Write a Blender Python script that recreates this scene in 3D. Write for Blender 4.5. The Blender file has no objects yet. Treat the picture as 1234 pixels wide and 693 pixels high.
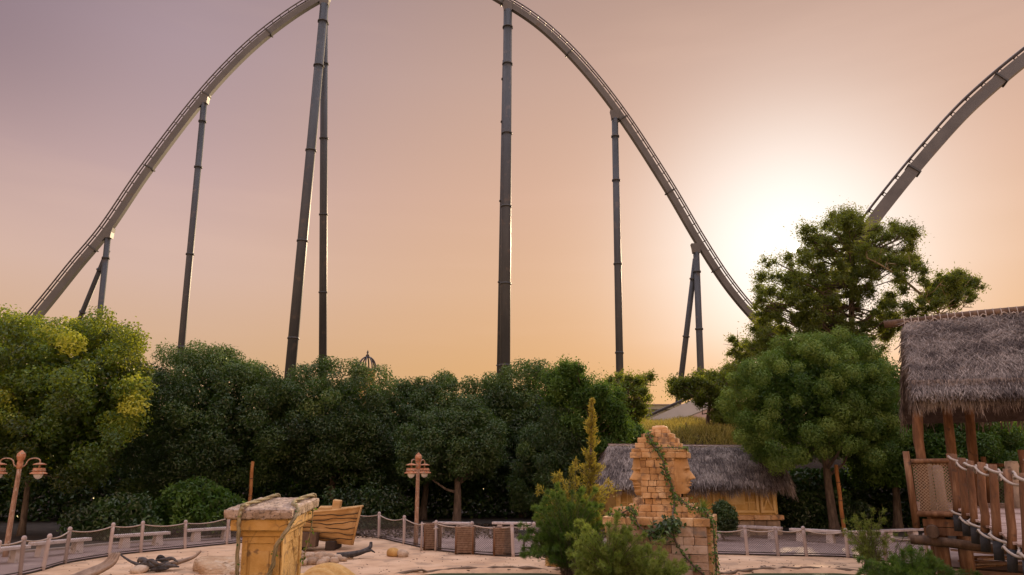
import bpy, math, random
import numpy as np
from mathutils import Vector, Matrix
R = math.radians
C = bpy.context.scene.collection
SC = bpy.context.scene
random.seed(7)

# ------------------------------------------------------------------ camera
F = 870.0                       # focal length in pixels of a 1234 x 693 frame
HOR = 565.0                     # row of the horizon
CAMH = 3.0
PITCH = math.atan((HOR - 346.5) / F)
cam_d = bpy.data.cameras.new('camera')
cam = bpy.data.objects.new('camera', cam_d)
C.objects.link(cam)
cam_d.sensor_width = 36.0
cam_d.lens = F / 1234 * 36.0
cam_d.clip_end = 5000
cam.location = (0, 0, CAMH)
cam.rotation_euler = (R(90) + PITCH, 0, 0)
SC.camera = cam

# ------------------------------------------------------------------ world, sun, exposure
SUN_EL, SUN_AZ = R(16.1), R(22.2)
def sdir(el, az): return (math.sin(az) * math.cos(el), math.cos(az) * math.cos(el), math.sin(el))
SUN = sdir(SUN_EL, SUN_AZ)
world = bpy.data.worlds.new('World')
SC.world = world
world.use_nodes = True
wt = world.node_tree
wt.nodes.clear()
def wn(t, **kw):
    n = wt.nodes.new(t)
    for k, v in kw.items(): setattr(n, k, v)
    return n
def wl(a, b): wt.links.new(a, b)
def wmath(op, a, b=None, c=None, clamp=False):
    n = wn('ShaderNodeMath', operation=op, use_clamp=clamp)
    for i, x in enumerate((a, b, c)):
        if x is None: continue
        if isinstance(x, (int, float)): n.inputs[i].default_value = x
        else: wl(x, n.inputs[i])
    return n.outputs[0]
def wmix(fac, a, b, mode='MIX'):
    n = wn('ShaderNodeMix', data_type='RGBA', blend_type=mode)
    if isinstance(fac, (int, float)): n.inputs[0].default_value = fac
    else: wl(fac, n.inputs[0])
    for i, x in ((6, a), (7, b)):
        if isinstance(x, tuple): n.inputs[i].default_value = x + (1,)
        else: wl(x, n.inputs[i])
    return n.outputs[2]
def wstep(x, lo, hi):
    n = wn('ShaderNodeMapRange', interpolation_type='SMOOTHSTEP')
    wl(x, n.inputs[0]); n.inputs[1].default_value = lo; n.inputs[2].default_value = hi
    return n.outputs[0]
tc = wn('ShaderNodeTexCoord')
nv = wn('ShaderNodeVectorMath', operation='NORMALIZE'); wl(tc.outputs['Generated'], nv.inputs[0])
sep = wn('ShaderNodeSeparateXYZ'); wl(nv.outputs[0], sep.inputs[0])
def wdot(d):
    n = wn('ShaderNodeVectorMath', operation='DOT_PRODUCT'); wl(nv.outputs[0], n.inputs[0]); n.inputs[1].default_value = d
    return n.outputs['Value']
cd = wdot(SUN)
ramp = wn('ShaderNodeValToRGB'); wl(sep.outputs['Z'], ramp.inputs[0])
stops = [(0.0, (.535, .30, .108)), (.13, (.56, .318, .138)), (.24, (.575, .355, .215)), (.36, (.545, .34, .24)), (.50, (.46, .30, .235)), (.62, (.36, .237, .193)), (.74, (.315, .268, .225)), (1.0, (.29, .27, .235))]
el = ramp.color_ramp.elements
while len(el) < len(stops): el.new(.5)
for e, (p, c) in zip(el, stops): e.position = p; e.color = c + (1,)
far = wstep(cd, .965, .66)
zf = wstep(sep.outputs['Z'], .22, .48)
sky = wmix(1.0, ramp.outputs[0], wmix(far, (1.0, 1.0, 1.0), wmix(zf, (.96, 1.06, 1.42), (.74, .82, 1.13))), 'MULTIPLY')
sky = wmix(wmath('MULTIPLY', wstep(cd, .70, .50), zf), sky, wmix(1.0, sky, (.70, .70, .74), 'MULTIPLY'))
# thin streaks of evening cloud
cmap = wn('ShaderNodeMapping'); wl(nv.outputs[0], cmap.inputs[0]); cmap.inputs['Scale'].default_value = (1.2, 1.2, 9)
cno = wn('ShaderNodeTexNoise'); wl(cmap.outputs[0], cno.inputs[0]); cno.inputs['Scale'].default_value = 1.7; cno.inputs['Detail'].default_value = 5
sky = wmix(wmath('MULTIPLY', wstep(cno.outputs[0], .5, .75), .10), sky, (.74, .50, .38))
g1 = wmath('MULTIPLY', wmath('POWER', wmath('MAXIMUM', cd, 0.0), 74.0), wmath('MULTIPLY_ADD', wstep(sep.outputs['Z'], .09, .19), .62, .46), clamp=True)
sky = wmix(g1, sky, (.775, .775, .745))
disc = wmath('MULTIPLY', wmath('GREATER_THAN', cd, math.cos(R(.40))), 14.0)
# added fill: unseen sky overhead and behind the camera boosted to brighten the foreground
up = wmath('MULTIPLY', wstep(sep.outputs['Z'], .62, .88), 8.6)
back = wmath('MULTIPLY', wstep(wmath('MULTIPLY', sep.outputs['Y'], -1.0), -.1, .6), 2.0)
boost = wmath('ADD', wmath('MAXIMUM', up, back), 1.0)
bg1 = wn('ShaderNodeBackground'); wl(sky, bg1.inputs[0]); wl(boost, bg1.inputs[1])
bgd = wn('ShaderNodeBackground'); bgd.inputs[0].default_value = (1, .86, .62, 1); wl(disc, bgd.inputs[1])
nis = wn('ShaderNodeTexSky', sky_type='NISHITA', sun_disc=False, sun_elevation=SUN_EL, sun_rotation=SUN_AZ, air_density=1.0, dust_density=3.0, ozone_density=1.0)
bg2 = wn('ShaderNodeBackground'); wl(wmix(1.0, nis.outputs[0], (.07, .05, .045), 'MULTIPLY'), bg2.inputs[0]); bg2.inputs[1].default_value = .05
ad = wn('ShaderNodeAddShader'); wl(bg1.outputs[0], ad.inputs[0]); wl(bg2.outputs[0], ad.inputs[1])
ad2 = wn('ShaderNodeAddShader'); wl(ad.outputs[0], ad2.inputs[0]); wl(bgd.outputs[0], ad2.inputs[1])
wo = wn('ShaderNodeOutputWorld'); wl(ad2.outputs[0], wo.inputs[0])
world.cycles.sampling_method = 'MANUAL'; world.cycles.sample_map_resolution = 512

sun_d = bpy.data.lights.new('sun', 'SUN')
sun_d.energy = 5.0; sun_d.angle = R(.6); sun_d.color = (1, .74, .46)
sun = bpy.data.objects.new('sun', sun_d); C.objects.link(sun)
sun.rotation_euler = Vector((-SUN[0], -SUN[1], -SUN[2])).to_track_quat('-Z', 'Y').to_euler()
SC.view_settings.view_transform = 'Standard'
SC.view_settings.look = 'None'
SC.view_settings.exposure = 0.28
SC.view_settings.gamma = 1.0
SC.cycles.use_denoising = True
SC.cycles.max_bounces = 7
SC.cycles.diffuse_bounces = 3
SC.cycles.transmission_bounces = 4
SC.cycles.transparent_max_bounces = 8
SC.cycles.sample_clamp_indirect = 6.0

# ------------------------------------------------------------------ pixels of the photograph to places
cp, sp = math.cos(PITCH), math.sin(PITCH)
def ray(px, py):
    x = (px - 617.0) / F; y = (346.5 - py) / F
    return np.array((x, cp - y * sp, sp + y * cp))
def D(px, py, Y):
    r = ray(px, py); t = Y / r[1]
    return np.array((r[0] * t, Y, CAMH + r[2] * t))
def G(px, py, z=0.0):
    r = ray(px, py); t = (z - CAMH) / r[2]
    return np.array((r[0] * t, r[1] * t, z))
def mpp(px, py, Y):                      # metres per pixel there
    return abs(D(px + 1, py, Y)[0] - D(px, py, Y)[0])

# ------------------------------------------------------------------ mesh builder
def unit(v):
    v = np.asarray(v, float); n = np.linalg.norm(v)
    return v / n if n > 1e-12 else v
def rotz(a): c, s = math.cos(a), math.sin(a); return np.array(((c, -s, 0), (s, c, 0), (0, 0, 1.0)))
def rotx(a): c, s = math.cos(a), math.sin(a); return np.array(((1.0, 0, 0), (0, c, -s), (0, s, c)))
def roty(a): c, s = math.cos(a), math.sin(a); return np.array(((c, 0, s), (0, 1.0, 0), (-s, 0, c)))
def frame(d):
    d = unit(d); a = np.array((0, 0, 1.0)) if abs(d[2]) < .92 else np.array((1.0, 0, 0))
    x = unit(np.cross(a, d)); return x, np.cross(d, x), d
BOXF = np.array([[0, 3, 2, 1], [4, 5, 6, 7], [0, 1, 5, 4], [1, 2, 6, 5], [2, 3, 7, 6], [3, 0, 4, 7]])
class MB:
    def __init__(s): s.ch = []; s.n = 0
    def add(s, V, Fa, var=.5, smooth=False):
        V = np.asarray(V, float).reshape(-1, 3); Fa = np.asarray(Fa, int)
        if np.isscalar(var): var = np.full(len(Fa), float(var))
        s.ch.append((V, Fa + s.n, np.asarray(var, float), smooth)); s.n += len(V); return s
    def hexa(s, V8, var=.5): return s.add(V8, BOXF, var)
    def box(s, c, d, rot=None, var=.5):
        d = np.asarray(d, float) / 2
        V = np.array([(-1, -1, -1), (1, -1, -1), (1, 1, -1), (-1, 1, -1), (-1, -1, 1), (1, -1, 1), (1, 1, 1), (-1, 1, 1)]) * d
        if rot is not None: V = V @ np.asarray(rot).T
        return s.hexa(V + np.asarray(c, float), var)
    def block(s, c, d, rot=None, var=.5, ch=.02, jit=0.0):      # a stone block with broken edges
        d = np.asarray(d, float) / 2; ch = min(ch, min(d) * .6)
        V = []
        for sz in (-1, 1):
            for sx, sy in ((-1, -1), (1, -1), (1, 1), (-1, 1)):
                V.append((sx * (d[0] - ch), sy * (d[1] - ch), sz * d[2]))
        for sz in (-1, 1):
            for sx, sy in ((-1, -1), (1, -1), (1, 1), (-1, 1)):
                V.append((sx * d[0], sy * (d[1] - ch), sz * (d[2] - ch)))
                V.append((sx * (d[0] - ch), sy * d[1], sz * (d[2] - ch)))
        V = np.array(V)
        if jit: V = V + np.random.default_rng(int(abs(c[0] * 991 + c[1] * 77 + c[2] * 313) * 100) + 5).normal(0, jit, V.shape)
        if rot is not None: V = V @ np.asarray(rot).T
        V = V + np.asarray(c, float)
        def ix(k, sz, ax): return 8 + (0 if sz < 0 else 8) + 2 * k + ax
        quads = [(0, 3, 2, 1), (4, 5, 6, 7)]; tris = []
        for k in range(4):
            k2 = (k + 1) % 4; ax = 1 if k % 2 == 0 else 0
            quads.append((ix(k, -1, ax), ix(k2, -1, ax), ix(k2, 1, ax), ix(k, 1, ax)))
            quads.append((k, k2, ix(k2, -1, ax), ix(k, -1, ax)))
            quads.append((ix(k, 1, ax), ix(k2, 1, ax), 4 + k2, 4 + k))
            o = 1 - ax
            quads.append((ix(k, -1, o), ix(k, -1, ax), ix(k, 1, ax), ix(k, 1, o)))
            tris.append((k, ix(k, -1, ax), ix(k, -1, o))); tris.append((4 + k, ix(k, 1, o), ix(k, 1, ax)))
        n0 = s.n
        s.add(V, quads, var); s.ch.append((np.zeros((0, 3)), np.array(tris) + n0, np.full(len(tris), float(var)), False)); return s
    def tube(s, P, r, n=8, var=.5, smooth=True, caps=True, oval=1.0):
        P = np.asarray(P, float); m = len(P)
        r = np.full(m, float(r)) if np.isscalar(r) else np.asarray(r, float)
        T = np.gradient(P, axis=0); x, y, _ = frame(T[0]); V = []
        for i in range(m):
            t = unit(T[i]); x = unit(x - t * np.dot(x, t)); y = np.cross(t, x)
            a = np.arange(n) * 2 * math.pi / n
            V.append(P[i] + r[i] * (np.cos(a)[:, None] * x + oval * np.sin(a)[:, None] * y))
        V = np.concatenate(V); i0 = np.arange(n); i1 = (i0 + 1) % n
        Fa = np.concatenate([np.stack([k * n + i0, k * n + i1, (k + 1) * n + i1, (k + 1) * n + i0], 1) for k in range(m - 1)])
        n0 = s.n; s.add(V, Fa, var, smooth)
        if caps:
            s.ch.append((np.zeros((0, 3)), np.array([i0[::-1] + n0]), np.array([float(var)]), False))
            s.ch.append((np.zeros((0, 3)), np.array([(m - 1) * n + i0 + n0]), np.array([float(var)]), False))
        return s
    def cyl(s, a, b, r0, r1=None, n=10, var=.5): return s.tube([a, b], [r0, r0 if r1 is None else r1], n, var)
    def lathe(s, prof, c=(0, 0, 0), n=14, var=.5, rot=None, smooth=True):
        prof = np.asarray(prof, float); m = len(prof); a = np.arange(n) * 2 * math.pi / n
        V = np.concatenate([np.stack([p[0] * np.cos(a), p[0] * np.sin(a), np.full(n, p[1])], 1) for p in prof])
        if rot is not None: V = V @ np.asarray(rot).T
        i0 = np.arange(n); i1 = (i0 + 1) % n
        Fa = np.concatenate([np.stack([k * n + i0, k * n + i1, (k + 1) * n + i1, (k + 1) * n + i0], 1) for k in range(m - 1)])
        return s.add(V + np.asarray(c, float), Fa, var, smooth)
    def grid(s, V, nu, nv, var=.5, smooth=True, close=False):   # V is nu*nv points
        i = np.arange(nu - 1)[:, None]; j = np.arange(nv - (0 if close else 1))[None, :]; j2 = (j + 1) % nv
        Fa = np.stack(np.broadcast_arrays(i * nv + j, (i + 1) * nv + j, (i + 1) * nv + j2, i * nv + j2), -1).reshape(-1, 4)
        return s.add(V, Fa, var, smooth)
    def quads(s, Q, var=.5):
        Q = np.asarray(Q, float); n = len(Q)
        return s.add(Q.reshape(-1, 3), np.arange(n * 4).reshape(n, 4), var)
    def prism(s, poly, z0, z1, var=.5):
        poly = np.asarray(poly, float); n = len(poly)
        V = np.concatenate([np.c_[poly, np.full(n, z0)], np.c_[poly, np.full(n, z1)]]); i = np.arange(n); j = (i + 1) % n
        n0 = s.n; s.add(V, np.stack([i, j, j + n, i + n], 1), var)
        s.ch.append((np.zeros((0, 3)), np.array([i[::-1] + n0]), np.array([float(var)]), False))
        s.ch.append((np.zeros((0, 3)), np.array([i + n + n0]), np.array([float(var)]), False)); return s
    def rock(s, c, d, seed=0, n=14, var=.5, rough=.16, rz=0.0, power=.8):
        g = np.random.default_rng(seed); m = n // 2 + 2
        th = np.linspace(0, math.pi, m)[:, None]; ph = np.linspace(0, 2 * math.pi, n, endpoint=False)[None, :]
        x = np.sin(th) * np.cos(ph); y = np.sin(th) * np.sin(ph); z = np.cos(th) + 0 * ph
        pw = lambda q: np.sign(q) * np.abs(q) ** power
        k = np.ones_like(x)
        for _ in range(7):
            w = g.normal(0, 1, 3); w = w / np.linalg.norm(w) * g.uniform(1.5, 4); k += rough * .4 * np.sin(w[0] * x + w[1] * y + w[2] * z + g.uniform(0, 6))
        k += g.normal(0, rough * .12, k.shape) * np.sin(th)
        V = np.stack([pw(x) * k * d[0] / 2, pw(y) * k * d[1] / 2, pw(z) * k * d[2] / 2], -1).reshape(-1, 3) @ rotz(rz).T + np.asarray(c, float)
        return s.grid(V[::1], m, n, var, True, True)
    def build(s, name, m, parent=None, world=False, origin=None):
        V = np.concatenate([c[0] for c in s.ch]); off = np.zeros(3); rz = 0.0
        if parent is not None and world:
            o = parent
            while o.parent is not None: o = o.parent
            off = np.array(o.location); rz = o.rotation_euler.z; V = (V - off) @ rotz(rz)
            if o is not parent: V = V - np.array(parent.location)
        if parent is None and origin is not None: V = V - np.asarray(origin, float)
        loops = np.concatenate([c[1].ravel() for c in s.ch]); tot = np.concatenate([np.full(len(c[1]), c[1].shape[1]) for c in s.ch])
        me = bpy.data.meshes.new(name)
        me.vertices.add(len(V)); me.vertices.foreach_set('co', V.ravel().astype(np.float32))
        me.loops.add(len(loops)); me.loops.foreach_set('vertex_index', loops.astype(np.int32))
        me.polygons.add(len(tot)); st = np.concatenate([[0], np.cumsum(tot)[:-1]])
        me.polygons.foreach_set('loop_start', st.astype(np.int32)); me.polygons.foreach_set('loop_total', tot.astype(np.int32))
        me.polygons.foreach_set('use_smooth', np.concatenate([np.full(len(c[1]), c[3]) for c in s.ch]))
        at = me.attributes.new('var', 'FLOAT', 'FACE'); at.data.foreach_set('value', np.concatenate([c[2] for c in s.ch]).astype(np.float32))
        me.update(calc_edges=True); me.validate()
        me.materials.append(m)
        o = bpy.data.objects.new(name, me); C.objects.link(o)
        if parent is not None: o.parent = parent
        elif origin is not None: o.location = origin
        return o
def tag(o, label=None, cat=None, group=None, kind=None):
    for k, v in (('label', label), ('category', cat), ('group', group), ('kind', kind)):
        if v: o[k] = v
    return o
def thing(name, label, cat, loc=(0, 0, 0), rz=0.0, group=None):
    o = bpy.data.objects.new(name, None); C.objects.link(o); o.empty_display_size = .2
    o.location = tuple(float(v) for v in loc); o.rotation_euler = (0, 0, rz); return tag(o, label, cat, group)
def copy_tree(o, parent=None):
    c = o.copy(); C.objects.link(c); c.parent = parent
    for k in list(o.children): copy_tree(k, c)
    return c

# ------------------------------------------------------------------ materials
def node_mat(name):
    m = bpy.data.materials.new(name); m.use_nodes = True; t = m.node_tree; t.nodes.clear()
    return m, t, (lambda k, **kw: _n(t, k, kw)), t.links.new
def _n(t, k, kw):
    n = t.nodes.new(k)
    for a, b in kw.items(): setattr(n, a, b)
    return n
def setramp(r, cols, pos=None):
    e = r.color_ramp.elements; n = len(cols)
    while len(e) < n: e.new(.5)
    for i, c in enumerate(cols):
        e[i].position = (pos[i] if pos else i / (n - 1)); e[i].color = tuple(c) + (1,)
def surf(name, cols, scale=3.0, rough=.75, bump=.3, bscale=25.0, stretch=(1, 1, 1), var=.35, metal=0.0, coord='Object', spots=None, spot_scale=6.0, spot_lo=.58, bdist=.02, detail=6, spec=.3, cracks=None):
    m, t, N, L = node_mat(name)
    tc = N('ShaderNodeTexCoord'); mp = N('ShaderNodeMapping'); mp.inputs['Scale'].default_value = stretch
    L(tc.outputs[coord], mp.inputs[0])
    no = N('ShaderNodeTexNoise'); no.inputs['Scale'].default_value = scale; no.inputs['Detail'].default_value = detail; no.inputs['Roughness'].default_value = .62; L(mp.outputs[0], no.inputs[0])
    at = N('ShaderNodeAttribute', attribute_name='var')
    ma = N('ShaderNodeMath', operation='MULTIPLY_ADD'); L(at.outputs['Fac'], ma.inputs[0]); ma.inputs[1].default_value = var * 2; ma.inputs[2].default_value = -var
    ma2 = N('ShaderNodeMapRange'); L(no.outputs[0], ma2.inputs[0]); ma2.inputs[1].default_value = .3; ma2.inputs[2].default_value = .7
    sm = N('ShaderNodeMath', operation='ADD', use_clamp=True); L(ma.outputs[0], sm.inputs[0]); L(ma2.outputs[0], sm.inputs[1])
    rp = N('ShaderNodeValToRGB'); setramp(rp, cols); L(sm.outputs[0], rp.inputs[0]); col = rp.outputs[0]
    if spots:
        n3 = N('ShaderNodeTexNoise'); n3.inputs['Scale'].default_value = spot_scale; n3.inputs['Detail'].default_value = 7; L(tc.outputs[coord], n3.inputs[0])
        mr = N('ShaderNodeMapRange', interpolation_type='SMOOTHSTEP'); L(n3.outputs[0], mr.inputs[0]); mr.inputs[1].default_value = spot_lo; mr.inputs[2].default_value = spot_lo + .12
        mx = N('ShaderNodeMix', data_type='RGBA'); L(mr.outputs[0], mx.inputs[0]); L(col, mx.inputs[6]); mx.inputs[7].default_value = tuple(spots) + (1,); col = mx.outputs[2]
    if cracks:
        wn_ = N('ShaderNodeTexNoise'); wn_.inputs['Scale'].default_value = cracks[0] * 1.5; wn_.inputs['Detail'].default_value = 5; L(tc.outputs[coord], wn_.inputs[0])
        mv = N('ShaderNodeMix', data_type='RGBA'); mv.inputs[0].default_value = .16; L(tc.outputs[coord], mv.inputs[6]); L(wn_.outputs['Color'], mv.inputs[7])
        vo = N('ShaderNodeTexVoronoi', feature='DISTANCE_TO_EDGE'); vo.inputs['Scale'].default_value = cracks[0]; L(mv.outputs[2], vo.inputs[0])
        mk = N('ShaderNodeMapRange'); L(vo.outputs[0], mk.inputs[0]); mk.inputs[1].default_value = .0; mk.inputs[2].default_value = cracks[1]; mk.inputs[3].default_value = cracks[2]; mk.inputs[4].default_value = 0
        n4 = N('ShaderNodeTexNoise'); n4.inputs['Scale'].default_value = cracks[0] * .7; L(tc.outputs[coord], n4.inputs[0]); m4 = N('ShaderNodeMapRange'); L(n4.outputs[0], m4.inputs[0]); m4.inputs[1].default_value = .44; m4.inputs[2].default_value = .56
        m5 = N('ShaderNodeMath', operation='MULTIPLY'); L(mk.outputs[0], m5.inputs[0]); L(m4.outputs[0], m5.inputs[1])
        mx2 = N('ShaderNodeMix', data_type='RGBA'); L(m5.outputs[0], mx2.inputs[0]); L(col, mx2.inputs[6]); mx2.inputs[7].default_value = (.09, .05, .025, 1); col = mx2.outputs[2]
    b = N('ShaderNodeBsdfPrincipled'); L(col, b.inputs['Base Color']); b.inputs['Roughness'].default_value = rough; b.inputs['Metallic'].default_value = metal
    b.inputs['Specular IOR Level'].default_value = spec
    if bump:
        n2 = N('ShaderNodeTexNoise'); n2.inputs['Scale'].default_value = bscale; n2.inputs['Detail'].default_value = 6; L(mp.outputs[0], n2.inputs[0])
        bp = N('ShaderNodeBump'); bp.inputs['Strength'].default_value = bump; bp.inputs['Distance'].default_value = bdist; L(n2.outputs[0], bp.inputs['Height']); L(bp.outputs[0], b.inputs['Normal'])
    o = N('ShaderNodeOutputMaterial'); L(b.outputs[0], o.inputs[0]); return m
def foliage(name, cols, trans=(.10, .14, .02), tfac=.35, gloss=.06, rough=.4):
    m, t, N, L = node_mat(name)
    at = N('ShaderNodeAttribute', attribute_name='var'); rp = N('ShaderNodeValToRGB'); setramp(rp, cols); L(at.outputs['Fac'], rp.inputs[0])
    d = N('ShaderNodeBsdfDiffuse'); L(rp.outputs[0], d.inputs[0])
    mx = N('ShaderNodeMix', data_type='RGBA'); mx.inputs[0].default_value = .55; L(rp.outputs[0], mx.inputs[6]); mx.inputs[7].default_value = tuple(trans) + (1,)
    tr = N('ShaderNodeBsdfTranslucent'); L(mx.outputs[2], tr.inputs[0])
    m1 = N('ShaderNodeMixShader'); m1.inputs[0].default_value = tfac; L(d.outputs[0], m1.inputs[1]); L(tr.outputs[0], m1.inputs[2])
    g = N('ShaderNodeBsdfGlossy'); g.inputs['Roughness'].default_value = rough; g.inputs[0].default_value = (.8, .8, .62, 1)
    m2 = N('ShaderNodeMixShader'); m2.inputs[0].default_value = gloss; L(m1.outputs[0], m2.inputs[1]); L(g.outputs[0], m2.inputs[2])
    o = N('ShaderNodeOutputMaterial'); L(m2.outputs[0], o.inputs[0]); return m

K = {}
K['sand'] = surf('sand', [(.38, .226, .125), (.53, .334, .190), (.60, .40, .245)], .7, .9, .5, 9, var=0, spots=(.36, .232, .137), spot_scale=1.1, spot_lo=.52, bdist=.05)
K['soil'] = surf('soil', [(.018, .013, .009), (.045, .032, .022), (.07, .05, .033)], 1.3, .95, .6, 14, var=0, bdist=.05)
K['paving'] = surf('paving', [(.20, .135, .11), (.27, .185, .15), (.33, .235, .19)], .8, .9, .3, 20, var=0, spots=(.17, .12, .10), spot_scale=2.2)
K['kerb'] = surf('kerb', [(.24, .19, .15), (.34, .27, .21)], 3, .9, .3, 20)
K['spine'] = surf('painted_track', [(.070, .068, .062), (.088, .086, .079), (.108, .105, .096)], .35, .45, .05, 5, spots=(.095, .078, .058), spot_scale=.5, spot_lo=.6)
K['palespine'] = surf('pale_lit_track', [(.36, .34, .30), (.44, .42, .38), (.50, .47, .43)], .35, .5, .05, 5)  # paler copy of the track grey, lit look put into the colour
K['rail'] = surf('rail_steel', [(.05, .045, .045), (.09, .08, .075)], 1, .45, 0, metal=.4)
K['column'] = surf('column_paint', [(.030, .033, .033), (.043, .046, .046), (.058, .060, .058)], .5, .5, .05, 6, var=.1, stretch=(1, 1, .25), spots=(.075, .065, .055), spot_scale=.9)
K['rust'] = surf('rusty_copper', [(.22, .085, .04), (.40, .17, .08), (.52, .30, .18)], 9, .7, .4, 50, spots=(.20, .22, .17), spot_scale=7)
K['pole'] = surf('weathered_pole', [(.16, .085, .05), (.30, .17, .10), (.42, .28, .19)], 14, .8, .4, 60, stretch=(1, 1, .3), spots=(.40, .33, .26), spot_scale=11)
K['glass'] = surf('frosted_glass', [(.5, .46, .40), (.62, .58, .52)], 3, .25, 0)
K['postw'] = surf('bleached_post', [(.24, .185, .155), (.36, .285, .245), (.45, .36, .31)], 5, .85, .5, 40, stretch=(1, 1, .2), var=.5)
K['rope'] = surf('pale_rope', [(.34, .27, .21), (.47, .38, .30)], 30, .9, .6, 120, var=.3)
K['wetsand'] = surf('damp_edge', [(.09, .06, .035), (.16, .105, .065), (.24, .16, .10)], 3, .8, .5, 14)
K['net'] = surf('net_cord', [(.11, .095, .08), (.17, .15, .125)], 20, .9, 0, var=.3)
K['netwarm'] = surf('net_cord_tan', [(.30, .20, .12), (.42, .30, .19)], 20, .9, 0, var=.3)
K['bench'] = surf('concrete_bench', [(.42, .345, .295), (.53, .445, .385), (.59, .50, .44)], 4, .9, .4, 40, spots=(.26, .21, .17), spot_scale=5)
K['log'] = surf('brown_log', [(.075, .034, .015), (.165, .078, .035), (.30, .165, .085)], 6, .8, .6, 35, stretch=(1, 1, .18), var=.4, spots=(.09, .05, .03), spot_scale=5)
K['logdark'] = surf('dark_log', [(.05, .03, .018), (.10, .06, .036), (.16, .10, .06)], 6, .85, .6, 35, stretch=(1, 1, .3), var=.4)
K['tarfoot'] = surf('tarred_foot', [(.025, .025, .027), (.05, .048, .048)], 8, .8, .3, 30)
K['deck'] = surf('deck_planks', [(.24, .15, .11), (.36, .24, .185), (.44, .31, .25)], 5, .85, .5, 40, stretch=(.2, 1, 1), var=.5)
K['canejoint'] = surf('orange_pole', [(.20, .075, .02), (.34, .14, .04), (.42, .20, .07)], 5, .7, .3, 30, stretch=(1, 1, .3))
K['thatch'] = surf('thatch', [(.045, .032, .026), (.108, .083, .068), (.185, .146, .118), (.31, .257, .21)], 1.2, .9, 0, var=.55)
K['thatchbed'] = surf('thatch_bed', [(.05, .036, .03), (.10, .076, .064)], 5, .95, .8, 30)
K['ridge'] = surf('ridge_cord', [(.28, .23, .18), (.40, .33, .27)], 9, .9, 0, var=.4)
K['wallplaster'] = surf('ochre_plaster', [(.42, .25, .075), (.55, .35, .115), (.62, .42, .17)], 2.2, .85, .4, 18, var=.35, spots=(.34, .21, .08), spot_scale=3)
K['walldark'] = surf('dark_opening', [(.03, .02, .012), (.055, .038, .022)], 3, .9, 0)
K['basestone'] = surf('base_stone', [(.22, .155, .10), (.34, .25, .165), (.42, .32, .22)], 3, .9, .5, 20, var=.5)
K['brick'] = surf('sandstone_block', [(.30, .155, .058), (.45, .245, .095), (.55, .33, .15), (.60, .40, .21)], 2.2, .85, .6, 22, var=.35, spots=(.24, .15, .085), spot_scale=3.2, spot_lo=.55, cracks=(2.6, .02, .7))
K['brickgrey'] = surf('weathered_block', [(.23, .135, .075), (.36, .225, .135), (.44, .31, .215), (.50, .37, .27)], 2.0, .9, .7, 20, var=.5, spots=(.20, .15, .11), spot_scale=3)
K['face'] = surf('carved_face', [(.36, .19, .07), (.48, .27, .105), (.55, .33, .15)], 2.2, .85, .35, 26, spots=(.30, .17, .075), spot_scale=3.6)
K['mortar'] = surf('joint_mortar', [(.16, .09, .04), (.25, .145, .065)], 4, .95, .3, 20)
K['pillar'] = surf('pillar_plaster', [(.38, .20, .05), (.52, .30, .085), (.60, .38, .15)], 2.0, .85, .6, 24, var=.3, spots=(.25, .145, .06), spot_scale=5.5, spot_lo=.55, cracks=(1.5, .022, .85))
K['pillarcap'] = surf('pillar_cap', [(.20, .135, .085), (.34, .24, .165), (.46, .35, .26)], 5, .9, 1.0, 34, var=.3, spots=(.14, .10, .07), spot_scale=17, spot_lo=.53)
K['hull'] = surf('hull_planks', [(.33, .18, .06), (.46, .275, .105), (.55, .36, .17)], 2.5, .85, .5, 14, stretch=(.4, 1, 1), var=.5)
K['dark'] = surf('dark_wood', [(.028, .018, .012), (.06, .04, .026)], 5, .9, .4, 20)
K['rock'] = surf('tan_rock', [(.25, .165, .10), (.38, .265, .17), (.47, .35, .24)], 3.0, .9, .7, 12, var=.5, spots=(.24, .15, .08), spot_scale=4, bdist=.05)
K['boulder'] = surf('brown_boulder', [(.22, .13, .065), (.36, .22, .115), (.46, .31, .18)], 2.0, .9, 1.0, 7, var=.3, spots=(.50, .37, .24), spot_scale=2.6, spot_lo=.52, bdist=.09, stretch=(1, 1, 3.5))
K['frameochre'] = surf('pale_ochre_frame', [(.52, .34, .12), (.64, .44, .18), (.70, .50, .24)], 2.5, .85, .4, 18, var=.3)
K['yrock'] = surf('yellow_rock', [(.38, .21, .06), (.50, .30, .10), (.57, .38, .17)], 3.0, .9, .6, 12, var=.4, bdist=.04)
K['drift'] = surf('charred_driftwood', [(.018, .015, .013), (.05, .042, .037), (.10, .085, .072)], 9, .85, .8, 40, var=.4)
K['driftpale'] = surf('pale_driftwood', [(.18, .125, .085), (.32, .235, .165)], 6, .85, .6, 25, var=.3)
K['wicker'] = surf('woven_cane', [(.13, .075, .045), (.22, .135, .085), (.30, .20, .135)], 12, .85, .4, 60, var=.6)
K['bark'] = surf('bark', [(.05, .036, .025), (.11, .08, .056), (.18, .135, .095)], 7, .95, .9, 26, stretch=(1, 1, .25), bdist=.05)
K['barkpale'] = surf('pale_bark', [(.14, .115, .06), (.24, .19, .10), (.34, .27, .15)], 6, .9, .6, 26, stretch=(1, 1, .3))
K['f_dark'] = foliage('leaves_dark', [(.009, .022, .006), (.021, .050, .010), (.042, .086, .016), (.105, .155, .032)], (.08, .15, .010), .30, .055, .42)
K['f_lit'] = foliage('leaves_bright', [(.009, .030, .007), (.026, .078, .011), (.085, .170, .020), (.50, .50, .045)], (.50, .50, .02), .45, .05, .4)  # yellow end of the ramp serves the painted sunlit patches
K['f_mid'] = foliage('leaves_mid', [(.016, .045, .008), (.040, .094, .014), (.090, .162, .027), (.160, .235, .045)], (.17, .26, .02), .36, .03)
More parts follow.
